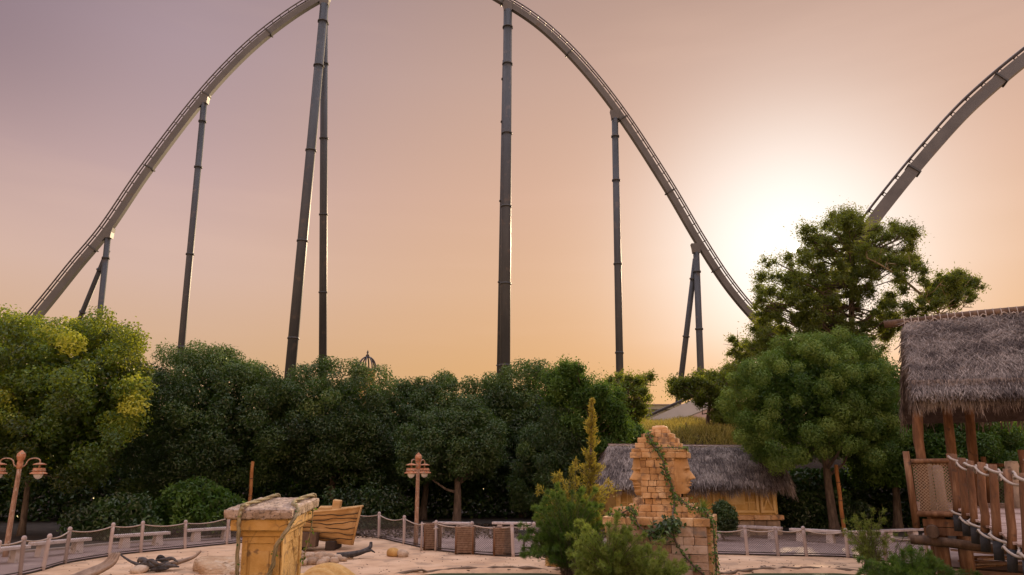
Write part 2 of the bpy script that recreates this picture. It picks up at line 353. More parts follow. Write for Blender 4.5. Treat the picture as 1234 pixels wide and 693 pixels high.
K['f_olive'] = foliage('leaves_olive', [(.022, .044, .008), (.050, .085, .012), (.086, .125, .018), (.145, .175, .028)], (.34, .36, .02), .55, .04)
K['f_yel'] = foliage('leaves_yellow', [(.06, .07, .014), (.16, .15, .024), (.29, .23, .035), (.42, .31, .055)], (.34, .30, .03), .42, .03)
K['f_sage'] = foliage('leaves_sage', [(.042, .065, .012), (.105, .150, .024), (.185, .24, .042), (.27, .31, .07)], (.26, .34, .04), .42, .025)
K['f_dry'] = foliage('dry_grass', [(.10, .085, .02), (.22, .18, .04), (.34, .27, .07), (.42, .34, .10)], (.42, .34, .06), .40, .02)
K['litter'] = surf('leaf_litter', [(.03, .02, .012), (.075, .05, .03), (.13, .09, .055)], 6, .95, 0, var=.6)
def water_mat():
    m, t, N, L = node_mat('pool_water')
    b = N('ShaderNodeBsdfPrincipled'); b.inputs['Base Color'].default_value = (.045, .055, .025, 1); b.inputs['Roughness'].default_value = .8; b.inputs['Specular IOR Level'].default_value = .04
    tc = N('ShaderNodeTexCoord'); no = N('ShaderNodeTexNoise'); no.inputs['Scale'].default_value = 3.5; L(tc.outputs['Object'], no.inputs[0])
    bp = N('ShaderNodeBump'); bp.inputs['Strength'].default_value = .06; bp.inputs['Distance'].default_value = .02; L(no.outputs[0], bp.inputs['Height']); L(bp.outputs[0], b.inputs['Normal'])
    o = N('ShaderNodeOutputMaterial'); L(b.outputs[0], o.inputs[0]); return m
K['water'] = water_mat()
# ------------------------------------------------------------------ the ground, water, paving
def sstep(x, a, b):
    t = np.clip((np.asarray(x, float) - a) / (b - a), 0, 1); return t * t * (3 - 2 * t)
def noise2(x, y, seed=0):
    g = np.random.default_rng(seed); r = 0
    for k in range(8):
        a = g.uniform(0, 6.28); f = 1.35 ** k
        r = r + np.sin((x * math.cos(a) + y * math.sin(a)) * f + g.uniform(0, 6.28)) / (1 + .5 * k)
    return r / 3.0
POOLS = ((-.5, 14.6, 5.6, G(580, 684.0)[1] - 14.6), (8.7, 16.0, 4.6, G(960, 684.5)[1] - 16.0))
def pool_d(x, y):
    d = np.full(np.shape(x), 9.0)
    for cx, cy, rx, ry in POOLS:
        e = np.sqrt(((x - cx) / rx) ** 2 + ((y - cy) / ry) ** 2); d = np.minimum(d, (e - 1) * min(rx, ry))
    return d + .06 * noise2(x * 1.6, y * 1.6, 3)
def ground_z(x, y):
    d = pool_d(x, y)
    near = sstep(y, 24, 20) * sstep(np.abs(x), 26, 20)
    z = -.6 * sstep(d, .03, -.55) + .05 * np.exp(-((d - .12) / .12) ** 2)
    return z + .035 * noise2(x * .8, y * .8, 5) * near * sstep(d, 0, 1)
xs = np.concatenate([[-1500, -600, -250, -120, -60, -35], np.arange(-24, 24.01, .16), [35, 60, 120, 250, 600, 1500]])
ys = np.concatenate([[-400, -100, -30, -8, 0, 5, 8, 10], np.arange(12, 24.01, .12), np.arange(25, 60, 2.5), [70, 90, 130, 200, 400, 900, 2500]])
gx, gy = np.meshgrid(xs, ys, indexing='ij')
o = MB().grid(np.stack([gx, gy, ground_z(gx, gy)], -1).reshape(-1, 3), len(xs), len(ys)).build('ground', K['sand']); o['kind'] = 'structure'
o = MB().quads([[(-24, 1, -.09), (24, 1, -.09), (24, 23.5, -.09), (-24, 23.5, -.09)]]).build('water', K['water']); o['kind'] = 'structure'

for cx, cy, rx, ry in POOLS:
    t = np.linspace(0, 2 * math.pi, 140); P = np.stack([cx + rx * np.cos(t), cy + ry * np.sin(t), 0 * t], 1); P += np.random.default_rng(int(cx * 10) + 30).normal(0, .025, P.shape)
    o = MB().tube(P, .05 + .02 * np.sin(t * 37), 6).build('pool_rim', K['wetsand']); o['kind'] = 'structure'
def px_line(pts): return [G(a, b) for a, b in pts]
FENCE_W = [(-40, 707), (-8, 700), (24, 694), (51, 687.6), (78, 679.5), (131, 670.6), (169.5, 666), (223, 661), (273, 656), (330, 650.5), (380, 646), (424, 645), (456.7, 648.6), (487, 655.5), (525.7, 663.6), (569.4, 668), (618.6, 671), (643.5, 668), (690, 666)]
FENCE_E = [(850, 668), (901, 669), (938, 670), (972, 670.5), (1022, 672), (1068, 677), (1118, 683)]
def smooth_line(P, k=6):
    P = np.asarray(P, float); out = []
    for i in range(len(P) - 1):
        p0, p1, p2, p3 = P[max(i - 1, 0)], P[i], P[i + 1], P[min(i + 2, len(P) - 1)]
        for t in np.linspace(0, 1, k, endpoint=False):
            out.append(.5 * ((2 * p1) + (-p0 + p2) * t + (2 * p0 - 5 * p1 + 4 * p2 - p3) * t * t + (-p0 + 3 * p1 - 3 * p2 + p3) * t ** 3))
    out.append(P[-1]); return np.array(out)
inner = smooth_line(px_line(FENCE_W + [(760, 667)] + FENCE_E + [(1300, 695), (1500, 705)]), 5)
FAR_EDGE = [(-300, 690), (-60, 674), (0, 668), (60, 664), (131, 657), (210, 651.5), (285, 645), (330, 640), (430, 636), (520, 637), (650, 638), (760, 639), (870, 640), (1000, 646), (1120, 652), (1234, 660), (1500, 672)]
outer = smooth_line(px_line(FAR_EDGE), 5)
def strip(A, B, z, n=90):
    def res(P):
        s = np.concatenate([[0], np.cumsum(np.linalg.norm(np.diff(P, axis=0), axis=1))]); u = np.linspace(0, s[-1], n)
        return np.stack([np.interp(u, s, P[:, k]) for k in range(3)], 1)
    a, b = res(A), res(B); V = np.stack([a, b], 1).reshape(-1, 3).copy(); V[:, 2] = z
    return MB().grid(V, n, 2)
inner0 = np.concatenate([[[-40, 18, 0]], inner]); outer0 = np.concatenate([[[-40, 19.2, 0]], outer])
o = strip(inner0, outer0, .012).build('paving', K['paving']); o['kind'] = 'structure'
bx = np.concatenate([[[-90, 22, 0]], outer0, [[90, 24, 0]]]); by = bx.copy(); by[:, 1] = 1400; by[:, 0] = bx[:, 0] * 14
o = strip(bx, by, .02, 120).build('soil', K['soil']); o['kind'] = 'structure'
k = MB(); P = outer0.copy(); P[:, 2] = .05; k.tube(P, .07, 5, smooth=False, oval=.8); o = k.build('kerb', K['kerb']); o['kind'] = 'structure'
k = MB(); P = inner0.copy(); P[:, 2] = .02; k.tube(P, .035, 5, smooth=False); o = k.build('path_edging', K['dark']); o['kind'] = 'structure'

# grass bank behind the hut
bx_ = np.linspace(3, 62, 60); by_ = np.linspace(41, 120, 60)
gx, gy = np.meshgrid(bx_, by_, indexing='ij')
def bank_z(x, y):
    return -.3 + 5.5 * sstep(y, 41.3, 46.5) * sstep(x, 4.5, 11) + .085 * np.maximum(y - 47, 0) * sstep(x, 4.5, 11) * sstep(y, 120, 70)
o = MB().grid(np.stack([gx, gy, bank_z(gx, gy) + .12 * noise2(gx, gy, 9)], -1).reshape(-1, 3), 60, 60).build('grass_bank', K['soil']); o['kind'] = 'structure'

# ------------------------------------------------------------------ leaves and trees
def leaf_quads(rng, C_, N_, L_, W_, along=None, tang_jit=1.0):
    n = len(C_); N_ = N_ / np.maximum(np.linalg.norm(N_, axis=1, keepdims=True), 1e-9)
    t = rng.normal(0, 1, (n, 3)) * tang_jit
    if along is not None: t = t * .35 + along
    t = t - N_ * np.sum(t * N_, 1, keepdims=True); t = t / np.maximum(np.linalg.norm(t, axis=1, keepdims=True), 1e-9)
    b = np.cross(N_, t); L2 = (L_ * rng.uniform(.7, 1.25, n) / 2)[:, None]; W2 = (W_ * rng.uniform(.7, 1.25, n) / 2)[:, None]
    fold = N_ * W2 * .45
    return np.stack([C_ - t * L2, C_ + b * W2 + fold, C_ + t * L2, C_ - b * W2 + fold], 1)
def clump_leaves(rng, cen, cr, per, leaf, width, squash=.8, outward=.6, var_c=.18, var_base=None, up=.15, cvar=None, airy=False):
    """cen (m,3) clump centres, cr (m,) radii"""
    m = len(cen); per = np.maximum((per * (cr / cr.mean()) ** 2).astype(int), 12)
    idx = np.repeat(np.arange(m), per); n = len(idx)
    d = rng.normal(0, 1, (n, 3)); d /= np.linalg.norm(d, axis=1, keepdims=True)
    r = cr[idx] * (.35 + .65 * rng.random(n) ** .5) * (1 + .12 * rng.normal(0, 1, n))
    if airy: r = np.abs(rng.normal(0, .62, n)) * cr[idx]
    off = d * r[:, None]; off[:, 2] *= squash
    p = cen[idx] + off
    nm = d * outward + rng.normal(0, 1, (n, 3)) * (1 - outward) + np.array((0, 0, up))
    cv = (np.clip(rng.normal(0, var_c, m), -.35, .4) if cvar is None else cvar)
    v = .40 + cv[idx] + rng.normal(0, .10, n)
    if var_base is not None: v = v + var_base[idx]
    return leaf_quads(rng, p, nm, leaf, width), np.clip(v, 0, 1)
def crown_pts(rng, rx, ry, rz, n, low=-.75, irregular=.16):
    i = np.arange(n) + .5; ph = np.arccos(1 - 2 * i / n); th = math.pi * (1 + 5 ** .5) * i
    d = np.stack([np.cos(th) * np.sin(ph), np.sin(th) * np.sin(ph), np.cos(ph)], 1) + rng.normal(0, .10, (n, 3))
    d /= np.linalg.norm(d, axis=1, keepdims=True); d = d[d[:, 2] > low]
    k = np.ones(len(d))
    for _ in range(6):
        w = rng.normal(0, 1, 3); w = w / np.linalg.norm(w) * rng.uniform(1.5, 4.5); k += irregular * .42 * np.sin(d @ w + rng.uniform(0, 6.3))
    k *= rng.uniform(.80, 1.0, len(d))
    return d * k[:, None] * np.array((rx, ry, rz)), d
def trunk_mesh(rng, h, r, limbs, bend=.25, roots=0, flare=1.5):
    k = MB(); z = np.linspace(0, h, 9); ph = rng.uniform(0, 6)
    P = np.stack([bend * np.sin(z / h * 2.4 + ph) - bend * math.sin(ph), bend * np.cos(z / h * 2.1 + ph) - bend * math.cos(ph), z - .12], 1)
    rr = r * (1 - .5 * z / h) * (1 + (flare - 1) * np.exp(-z / (.28)))
    k.tube(P, rr, 10)
    for q in limbs:
        s = rng.uniform(.45, .95); b = np.array([np.interp(s * h, z, P[:, a]) for a in range(3)]); q = np.asarray(q, float)
        mid = b * .5 + q * .5 + np.array((0, 0, -.12 * np.linalg.norm(q - b))) + rng.normal(0, .12, 3)
        k.tube([b, b * .6 + mid * .4, mid, mid * .4 + q * .6, q], np.linspace(r * .42, r * .10, 5), 6)
    for a in range(roots):
        t = a * 6.283 / roots + rng.uniform(-.3, .3); L = rng.uniform(.9, 1.8); c, s_ = math.cos(t), math.sin(t)
        k.tube([(c * r * .6, s_ * r * .6, .35), (c * r * 1.5, s_ * r * 1.5, .1), (c * L, s_ * L, .02), (c * L * 1.5, s_ * L * 1.4, -.06)], [r * .5, r * .34, r * .2, .02], 6)
    return k
def dome_tree(name, label, px, Y, top, bot, hw, leafm, z0=0.0, seed=1, ncl=130, per=330, leaf=.17, width=.085, cr=.85, trunk_r=.22, ry=None, low=-.8, irregular=.16, bark='bark', bright=None, group=None, fill=True, squash=.85, roots=0, var_c=.15, trunk_px=None, cat='tree', outward=.55):
    rng = np.random.default_rng(seed)
    T, B = D(px, top, Y), D(px, bot, Y); m = mpp(px, (top + bot) / 2, Y); rx = hw * m; rz = (T[2] - B[2]) / 2
    X = D(px, (top + bot) / 2, Y)[0]; tx = X if trunk_px is None else D(trunk_px, bot, Y)[0]
    root = thing(name, label, cat, (tx, Y, z0), 0, group); cz = (T[2] + B[2]) / 2 - z0; ox = X - tx
    ry = ry if ry else rx * .85
    cen, d = crown_pts(rng, rx - cr * .55, ry - cr * .55, rz - cr * .5, ncl, low, irregular)
    cen = cen + np.array((ox, 0, cz)); crs = cr * rng.uniform(.7, 1.25, len(cen))
    vb = np.where((d[:, 2] + .25 * rng.normal(0, 1, len(d))) > .55, .20, 0) + np.where(rng.random(len(d)) < .10, .12, 0) if group and 'hedge' in group else 0 * d[:, 2]  # hedge crown tops tinted lighter: light on them painted into the leaf colour
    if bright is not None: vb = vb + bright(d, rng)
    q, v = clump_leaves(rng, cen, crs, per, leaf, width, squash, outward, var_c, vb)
    k = MB(); k.quads(q, v)
    if fill:
        n = int(ncl * 50); p = rng.normal(0, 1, (n, 3)); p /= np.linalg.norm(p, axis=1, keepdims=True); p *= (rng.random(n) ** .4 * .80)[:, None]
        p = p * np.array((rx, ry, rz)) * .9; p = p[p[:, 2] > low * rz] + np.array((ox, 0, cz))
        k.quads(leaf_quads(rng, p, rng.normal(0, 1, p.shape), leaf * 1.7, width * 2.1), np.clip(rng.normal(.3, .12, len(p)), 0, 1))
    k.build('crown', K[leafm], root)
    lim = cen[rng.permutation(len(cen))[:9]] * np.array((.75, .75, .92))
    trunk_mesh(rng, max(cz, 1.0), trunk_r, lim, .18, roots).build('trunk', K[bark], root)
    return root
def blob_tree(name, label, Y, blobs, leafm, base_px, z0, seed=1, leaf=.17, width=.07, per=420, dy=2.0, trunk=None, trunk_r=.2, bark='bark', squash=.95, group=None, sub=3, cat='tree', var_c=.13, outward=.35, spread=.75, airy=True):
    """blobs: (px, py, radius px) of the leaf clumps as seen"""
    rng = np.random.default_rng(seed); cen = []; crs = []; main = []
    blobs = list(blobs); n0 = len(blobs)
    for i in range(n0):
        for j in range(i):
            a, b = blobs[i], blobs[j]; dd = math.hypot(a[0] - b[0], a[1] - b[1])
            if dd < 1.25 * (a[2] + b[2]) and rng.random() < .42: blobs.append(((a[0] + b[0]) / 2 + rng.normal(0, 2), (a[1] + b[1]) / 2 + rng.normal(0, 2), (a[2] + b[2]) * .36))
    bx = D(base_px, 560, Y)[0]
    for px, py, rp in blobs:
        yy = Y + rng.uniform(-dy, dy); c = D(px, py, yy); m = mpp(px, py, yy); main.append(c)
        for _ in range(sub):
            o = rng.normal(0, 1, 3); o /= np.linalg.norm(o); cen.append(c + o * rp * m * rng.uniform(.25, spread) * np.array((1, 1, .8))); crs.append(rp * m * rng.uniform(.6, 1.0))
    root = thing(name, label, cat, (bx, Y, z0), 0, group); o0 = np.array((bx, Y, z0))
    cen = np.array(cen) - o0; main = np.array(main) - o0; crs = np.array(crs)
    q, v = clump_leaves(rng, cen, crs, per, leaf, width, squash, outward, var_c, airy=airy)
    MB().quads(q, v).build('crown', K[leafm], root)
    if trunk is None: trunk = [(base_px, None), (base_px, None)]
    k = MB(); P = np.array([D(a, b, Y) - o0 for a, b in trunk]); P[0, 2] = -.15
    P = smooth_line(P, 5); rr = np.linspace(trunk_r, trunk_r * .3, len(P)); k.tube(P, rr, 9)
    tops = P[len(P) // 3:]
    for q_ in main:
        e = tops[np.argmin(np.linalg.norm((tops - q_) * np.array((1, 1, 1.3)) + np.array((0, 0, .8)), axis=1))]
        mid = (e + q_) / 2 + rng.normal(0, .15, 3) + np.array((0, 0, -.12 * np.linalg.norm(q_ - e)))
        k.tube([e, mid, q_], [trunk_r * .28, trunk_r * .17, .018], 5)
        for _ in range(2): k.tube([mid * .5 + q_ * .5, q_ + rng.normal(0, .35, 3)], [.03, .01], 4)
    k.build('trunk', K[bark], root)
    return root
def sun_patches(d, g):  # sunlit patches painted into the leaf colour, the remaining clumps darkened
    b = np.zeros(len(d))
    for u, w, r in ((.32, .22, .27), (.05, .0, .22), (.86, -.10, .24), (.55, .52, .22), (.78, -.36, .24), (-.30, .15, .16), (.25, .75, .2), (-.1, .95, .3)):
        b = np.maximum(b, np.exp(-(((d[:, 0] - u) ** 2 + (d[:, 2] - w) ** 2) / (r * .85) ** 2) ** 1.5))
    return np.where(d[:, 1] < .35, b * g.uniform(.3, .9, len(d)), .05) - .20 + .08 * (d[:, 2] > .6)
dome_tree('broadleaf_tree', 'tall pruned tree with yellow green clumps coloured as sunlit behind the leaning lamp post', 62, 35, 362, 615, 126, 'f_lit', seed=11, ncl=230, per=330, leaf=.17, width=.09, cr=.70, bright=sun_patches, irregular=.2, var_c=.16, trunk_px=30, trunk_r=.15)
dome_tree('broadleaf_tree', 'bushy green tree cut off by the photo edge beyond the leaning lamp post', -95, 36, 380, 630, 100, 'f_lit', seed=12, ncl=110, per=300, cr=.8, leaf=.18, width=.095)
G_H = 'dark pruned trees of the hedge row'
dome_tree('ficus_tree', 'dark tree whose light topped dome meets the yellow green tree, above the short orange pole', 262, 40, 407, 612, 100, 'f_dark', seed=21, ncl=200, per=400, cr=.66, leaf=.15, width=.075, group=G_H, bright=lambda d, g: np.where(d[:, 2] > .62, .25, 0) + np.where(g.random(len(d)) < .1, .15, 0), irregular=.24)  # crown top lightened further, its lit look is leaf colour
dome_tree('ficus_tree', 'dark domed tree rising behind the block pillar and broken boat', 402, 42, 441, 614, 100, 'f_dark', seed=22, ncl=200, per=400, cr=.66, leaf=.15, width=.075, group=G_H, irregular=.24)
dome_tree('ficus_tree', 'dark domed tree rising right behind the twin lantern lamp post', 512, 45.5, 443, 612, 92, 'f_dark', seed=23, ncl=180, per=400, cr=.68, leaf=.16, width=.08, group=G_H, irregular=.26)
dome_tree('ficus_tree', 'dark tree with a bumpy top under the tall double coaster column', 628, 48, 439, 606, 84, 'f_dark', seed=24, ncl=170, per=400, cr=.72, leaf=.17, width=.085, group=G_H, irregular=.2, bright=lambda d, g: np.where(d[:, 2] > .7, .14, 0))  # lit crown top painted by lighter leaves
dome_tree('round_tree', 'small round grey green tree with exposed trunk and roots behind the benches', 551, 39.5, 486, 601, 66, 'f_dark', seed=25, ncl=120, per=420, cr=.52, leaf=.15, width=.07, trunk_r=.24, roots=9, low=-.62, var_c=.13, bright=lambda d, g: np.full(len(d), .06))
dome_tree('feathery_tree', 'dark feathery tree between the hedge row and the yellow tipped conifer', 668, 41, 505, 632, 50, 'f_dark', seed=26, ncl=110, per=420, cr=.55, leaf=.22, width=.045, irregular=.2, outward=.3)
blob_tree('broadleaf_tree', 'slim tree with pointed leafy tops beside the yellow tipped conifer', 42, [(668, 460, 16), (680, 448, 12), (694, 444, 11), (700, 470, 20), (678, 480, 20), (706, 498, 20), (722, 470, 14), (735, 480, 17), (745, 500, 18), (738, 520, 18), (725, 540, 20), (752, 520, 13), (700, 530, 24), (745, 540, 14)], 'f_mid', 715, 0, seed=27, per=520, trunk=[(715, 620), (712, 540), (706, 470)], sub=4, leaf=.18, width=.08)
pts = [(80, 120), (150, 100), (220, 105), (300, 95), (355, 88), (180, 170), (250, 190), (325, 210), (200, 260), (280, 275), (335, 230), (220, 330), (150, 220), (300, 320), (250, 380), (180, 400)]
blob_tree('open_tree', 'airy tree with open branches in front of the slim coaster column', 49, [(720 + u / 5.78, 440 + v / 5.78, 9.5) for u, v in pts], 'f_olive', 750, 3.9, seed=28, per=200, trunk=[(750, 545), (750, 500), (758, 470)], leaf=.2, width=.08, trunk_r=.13, sub=3)
pts = [(560, 130), (640, 120), (720, 100), (800, 90), (560, 185), (610, 195), (680, 190), (780, 180), (860, 150), (900, 230), (820, 260), (730, 262), (850, 330), (900, 330), (950, 390), (960, 60), (880, 80), (930, 300), (960, 200), (1000, 130), (1000, 300), (850, 400)]
blob_tree('spreading_tree', 'dark flat spreading tree on the dry grass bank by the low track', 50, [(720 + u / 5.78, 440 + v / 5.78, 10.5) for u, v in pts], 'f_olive', 856, 4.9, seed=29, per=360, trunk=[(853, 535), (853, 505), (858, 470)], leaf=.2, width=.09, trunk_r=.2, sub=3, dy=2.5)
blob_tree('conifer_tree', 'dark ragged conifer where the coaster track dips behind the trees', 56, [(882, 408, 6), (886, 425, 9), (880, 445, 11), (898, 418, 10), (904, 440, 14), (918, 400, 10), (920, 420, 14), (930, 442, 16), (912, 460, 17), (885, 468, 15), (925, 385, 9), (938, 400, 14), (945, 425, 16), (930, 370, 6)], 'f_olive', 915, 5.2, seed=30, per=420, trunk=[(915, 520), (915, 450), (922, 390)], leaf=.26, width=.06, sub=4, dy=1.5)
POLY = np.array([(1000, 252), (1032, 256), (1046, 275), (1082, 271), (1108, 290), (1104, 312), (1082, 322), (1087, 345), (1077, 365), (1088, 388), (1064, 402), (1062, 432), (930, 442), (903, 425), (914, 385), (914, 345), (934, 330), (929, 312), (950, 302), (964, 309), (968, 285), (984, 268)], float)
def inside(p, P):
    x, y = p; c = False
    for (x1, y1), (x2, y2) in zip(P, np.roll(P, -1, 0)):
        if (y1 > y) != (y2 > y) and x < (x2 - x1) * (y - y1) / (y2 - y1) + x1: c = not c
    return c
rng = np.random.default_rng(312); pts = []
for _ in range(6000):
    p = (rng.uniform(900, 1110), rng.uniform(250, 445))
    if inside(p, POLY) and all(math.hypot(p[0] - q[0], p[1] - q[1]) > 13.5 for q in pts) and not (1052 < p[0] < 1075 and 330 < p[1] < 372) : pts.append((p[0], p[1], rng.uniform(9, 15)))
blob_tree('tall_tree', 'tallest airy tree with the low sun shining through its crown', 46, pts, 'f_olive', 1030, 3.0, seed=31, per=250, trunk=[(1030, 560), (1028, 430), (1026, 370), (1027, 310), (1020, 275)], leaf=.18, width=.06, trunk_r=.26, sub=3, dy=2.4, bark='bark', spread=.9)
pts = [(780, 345, 9), (810, 305, 11), (850, 300, 11), (895, 300, 10), (920, 325, 9), (840, 340, 13), (880, 345, 12), (915, 365, 7), (800, 375, 10), (850, 380, 10), (760, 300, 8), (735, 260, 9), (750, 370, 8), (690, 240, 8), (640, 225, 9), (560, 190, 9), (600, 215, 8), (700, 390, 8), (720, 415, 9), (760, 420, 8), (790, 430, 8), (700, 330, 8), (680, 290, 8), (930, 300, 7), (870, 280, 7)]
blob_tree('leaning_tree', 'thin tree with a yellow green limb leaning over the thatched platform roof ridge', 42, [(840 + u / 2.772, 230 + v / 2.772, r) for u, v, r in pts], 'f_olive', 1150, .0, seed=32, per=200, trunk=[(1150, 560), (1148, 450), (1142, 395), (1125, 370), (1095, 342), (1066, 322), (1045, 311)], leaf=.16, width=.055, trunk_r=.13, sub=4, dy=1.6, bark='barkpale', spread=1.15)
dome_tree('domed_tree', 'broad light green domed tree with cauliflower clumps beside the thatched hut', 984, 35, 401, 574, 101, 'f_mid', seed=33, ncl=330, per=430, cr=.44, leaf=.13, width=.05, irregular=.32, var_c=.22, squash=.9, bright=lambda d, g: np.where(d[:, 0] + .5 * g.normal(0, 1, len(d)) < .2, .44, .18), low=-.78, trunk_px=1000, outward=.75)  # left side clumps tinted lighter, side light painted into the leaves
dome_tree('domed_tree', 'dark dense tree in the shade between the domed tree and thatched platform', 1068, 37.5, 440, 615, 62, 'f_mid', seed=34, ncl=120, per=330, cr=.7, leaf=.18, width=.08)
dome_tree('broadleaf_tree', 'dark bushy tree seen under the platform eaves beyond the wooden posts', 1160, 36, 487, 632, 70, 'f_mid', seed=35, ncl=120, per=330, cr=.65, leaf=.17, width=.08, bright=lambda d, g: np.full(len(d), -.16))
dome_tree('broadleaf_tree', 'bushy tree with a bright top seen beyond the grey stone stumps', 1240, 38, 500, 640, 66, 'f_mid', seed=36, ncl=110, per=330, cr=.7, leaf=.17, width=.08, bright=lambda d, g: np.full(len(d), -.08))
# shaded undergrowth added beneath the crowns to block bright horizon sky: one continuous mass
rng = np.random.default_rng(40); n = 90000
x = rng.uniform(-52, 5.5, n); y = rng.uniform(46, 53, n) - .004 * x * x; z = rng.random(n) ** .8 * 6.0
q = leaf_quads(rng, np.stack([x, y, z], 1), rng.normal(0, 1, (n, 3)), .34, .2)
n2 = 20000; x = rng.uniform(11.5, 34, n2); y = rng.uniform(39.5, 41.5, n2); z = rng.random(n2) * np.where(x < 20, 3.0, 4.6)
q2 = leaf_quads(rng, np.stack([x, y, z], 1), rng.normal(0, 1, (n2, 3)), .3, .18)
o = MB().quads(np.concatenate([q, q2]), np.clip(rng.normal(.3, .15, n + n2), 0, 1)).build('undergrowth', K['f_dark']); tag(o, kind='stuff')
ex = np.linspace(-75, 14, 50); ey = np.linspace(57, 66, 8); gx, gy = np.meshgrid(ex, ey, indexing='ij')
o = MB().grid(np.stack([gx, gy, -.3 + (5.6 + .5 * noise2(gx * .3, gy * .3, 8)) * np.sin(np.clip((gy - 57) / 9, 0, 1) * math.pi) ** .6], -1).reshape(-1, 3), 50, 8).build('sky_block_bank', K['soil']); o['kind'] = 'structure'  # unseen bank added to block bright sky showing under the hedge
# low bushes in the shade
for px, Y, top, bot, hw, sd, lb in ((240, 34.8, 572, 652, 66, 51, 'low leafy bush with a few leaves tinted as lit beside the short orange pole'), (140, 33.0, 588, 668, 62, 52, 'low dark bush in the shade behind the grey concrete benches'), (440, 39, 590, 650, 60, 53, 'low dark bush in the shade behind the broken boat'), (990, 36.5, 592, 650, 38, 54, 'low dark bush in the shade beside the thatched hut wall')):
    dome_tree('shade_bush', lb, px, Y, top, bot, hw, 'f_mid' if sd == 51 else 'f_dark', seed=sd, ncl=44, per=190, cr=.55, leaf=.2, width=.1, trunk_r=.05, cat='bush', bright=lambda d, g: np.where(g.random(len(d)) < .25, .12, -.22), ry=1.0, irregular=.4, outward=.3)  # random clumps tinted lighter as lit leaves, the rest darkened
dome_tree('bank_bush', 'green bush on the dry grass bank under the spreading tree', 826, 47.5, 514, 534, 12, 'f_mid', z0=5.0, seed=57, ncl=40, per=160, cr=.45, leaf=.17, width=.07, trunk_r=.05, cat='bush')
dome_tree('bank_bush', 'yellow green bush on the bank below the airy open tree', 762, 47, 510, 540, 15, 'f_mid', z0=4.6, seed=58, ncl=44, per=160, cr=.5, leaf=.17, width=.07, trunk_r=.05, cat='bush', bright=lambda d, g: np.full(len(d), .2))
dome_tree('clipped_shrub', 'dark clipped shrub standing against the thatched hut wall', 873, 32.6, 603, 645, 14, 'f_dark', seed=55, ncl=50, per=200, cr=.22, leaf=.12, width=.05, trunk_r=.04, cat='bush')
# dry grass on the bank
rng = np.random.default_rng(41); n = 34000
x = rng.uniform(6.0, 17.5, n); y = 42.6 + 27 * rng.random(n) ** 1.5; x = np.where(y < 46.5, 6.0 + (x - 6) * .82, x); z = bank_z(x, y)
h = rng.uniform(.12, .70, n) * (1 + .5 * noise2(x, y, 4)); a = rng.uniform(0, 6.28, n); ln = rng.normal(0, .30, (n, 2))
b = np.stack([x, y, z], 1); s = np.stack([np.cos(a), np.sin(a), 0 * a], 1) * .03; t = b + np.stack([ln[:, 0], ln[:, 1], h], 1)
o = MB().quads(np.stack([b - s, b + s, t + s * .3, t - s * .3], 1), rng.random(n)).build('dry_grass', K['f_dry']); tag(o, kind='stuff')
# fallen leaves and twigs on the shaded soil
n = 5000; x = rng.uniform(-16, 6, n); y = rng.uniform(33.5, 42, n); p = np.stack([x, y, np.full(n, .05)], 1)
nm = rng.normal(0, .35, (n, 3)) + np.array((0, 0, 1)); o = MB().quads(leaf_quads(rng, p, nm, .22, .10), rng.random(n)).build('leaf_litter', K['litter']); tag(o, kind='stuff')
# ------------------------------------------------------------------ roller coaster
def arc_resample(P, step):
    P = smooth_line(P, 10); s = np.concatenate([[0], np.cumsum(np.linalg.norm(np.diff(P, axis=0), axis=1))])
    n = max(int(s[-1] / step), 3); u = np.linspace(0, s[-1], n); return np.stack([np.interp(u, s, P[:, k]) for k in range(3)], 1)
def track(label, pix, yfun, hh=.50, hwid=.42, gauge=.36, lift=.70, tie=2.3, joint=9, name='coaster_track', roll=0.0, paint='spine'):
    P = arc_resample([D(a, b, yfun(a)) for a, b in pix], .8); n = len(P); T = np.gradient(P, axis=0); T /= np.linalg.norm(T, axis=1, keepdims=True)
    side = np.cross(T, np.array((0, 0, 1.0))); side /= np.linalg.norm(side, axis=1, keepdims=True); N_ = np.cross(side, T)
    if roll: N_, side = N_ * math.cos(roll) + side * math.sin(roll), side * math.cos(roll) - N_ * math.sin(roll)
    o0 = np.array((P[:, 0].mean(), P[:, 1].mean(), 0.0)); P = P - o0
    root = thing(name, label, 'roller coaster', o0, 0, 'stretches of roller coaster track')
    ring = lambda w, h: np.stack([P + side * w + N_ * h, P - side * w + N_ * h, P - side * w - N_ * h, P + side * w - N_ * h], 1).reshape(-1, 3)
    MB().grid(ring(hwid, hh), n, 4, smooth=False, close=True).build('spine', K[paint], root)
    for s in (-1, 1): MB().tube(P + side * gauge * s + N_ * (hh + lift), .11, 7).build('rail', K['rail'], root)
    st = max(int(tie / .8), 1); k_ = 0
    for i in range(2, n - 1, st):
        b = np.stack([side[i], T[i], N_[i]], 1); k = MB()
        k.box(P[i] + N_[i] * (hh + lift - .16), (gauge * 2, .08, .08), b)
        for s in (-1, 1): k.box(P[i] + N_[i] * (hh + lift * .42) + side[i] * .32 * s, (.06, .08, lift * .84 - .02), b)
        k.build('cross_tie', K['rail'], root)
    for i in range(4, n - 2, joint * 2):
        b = np.stack([side[i], T[i], N_[i]], 1)
        MB().box(P[i], (hwid * 2 + .26, .20, hh * 2 + .30), b).build('joint_flange', K['column'], root)
    return root
yA = lambda a: 100 + a / 910 * 10
HILL = [(-95, 520), (-25, 454), (20, 410), (56, 368), (93, 322), (131, 276), (180, 204), (246, 118), (300, 61), (350, 21), (395, -6), (440, -27), (495, -38), (550, -27), (604, 1), (652, 33), (700, 80), (748, 141), (800, 221), (840, 289), (875, 343), (912, 387), (955, 428), (1010, 465)]
track('tall camelback hill of grey roller coaster track arching over the trees', HILL, yA)
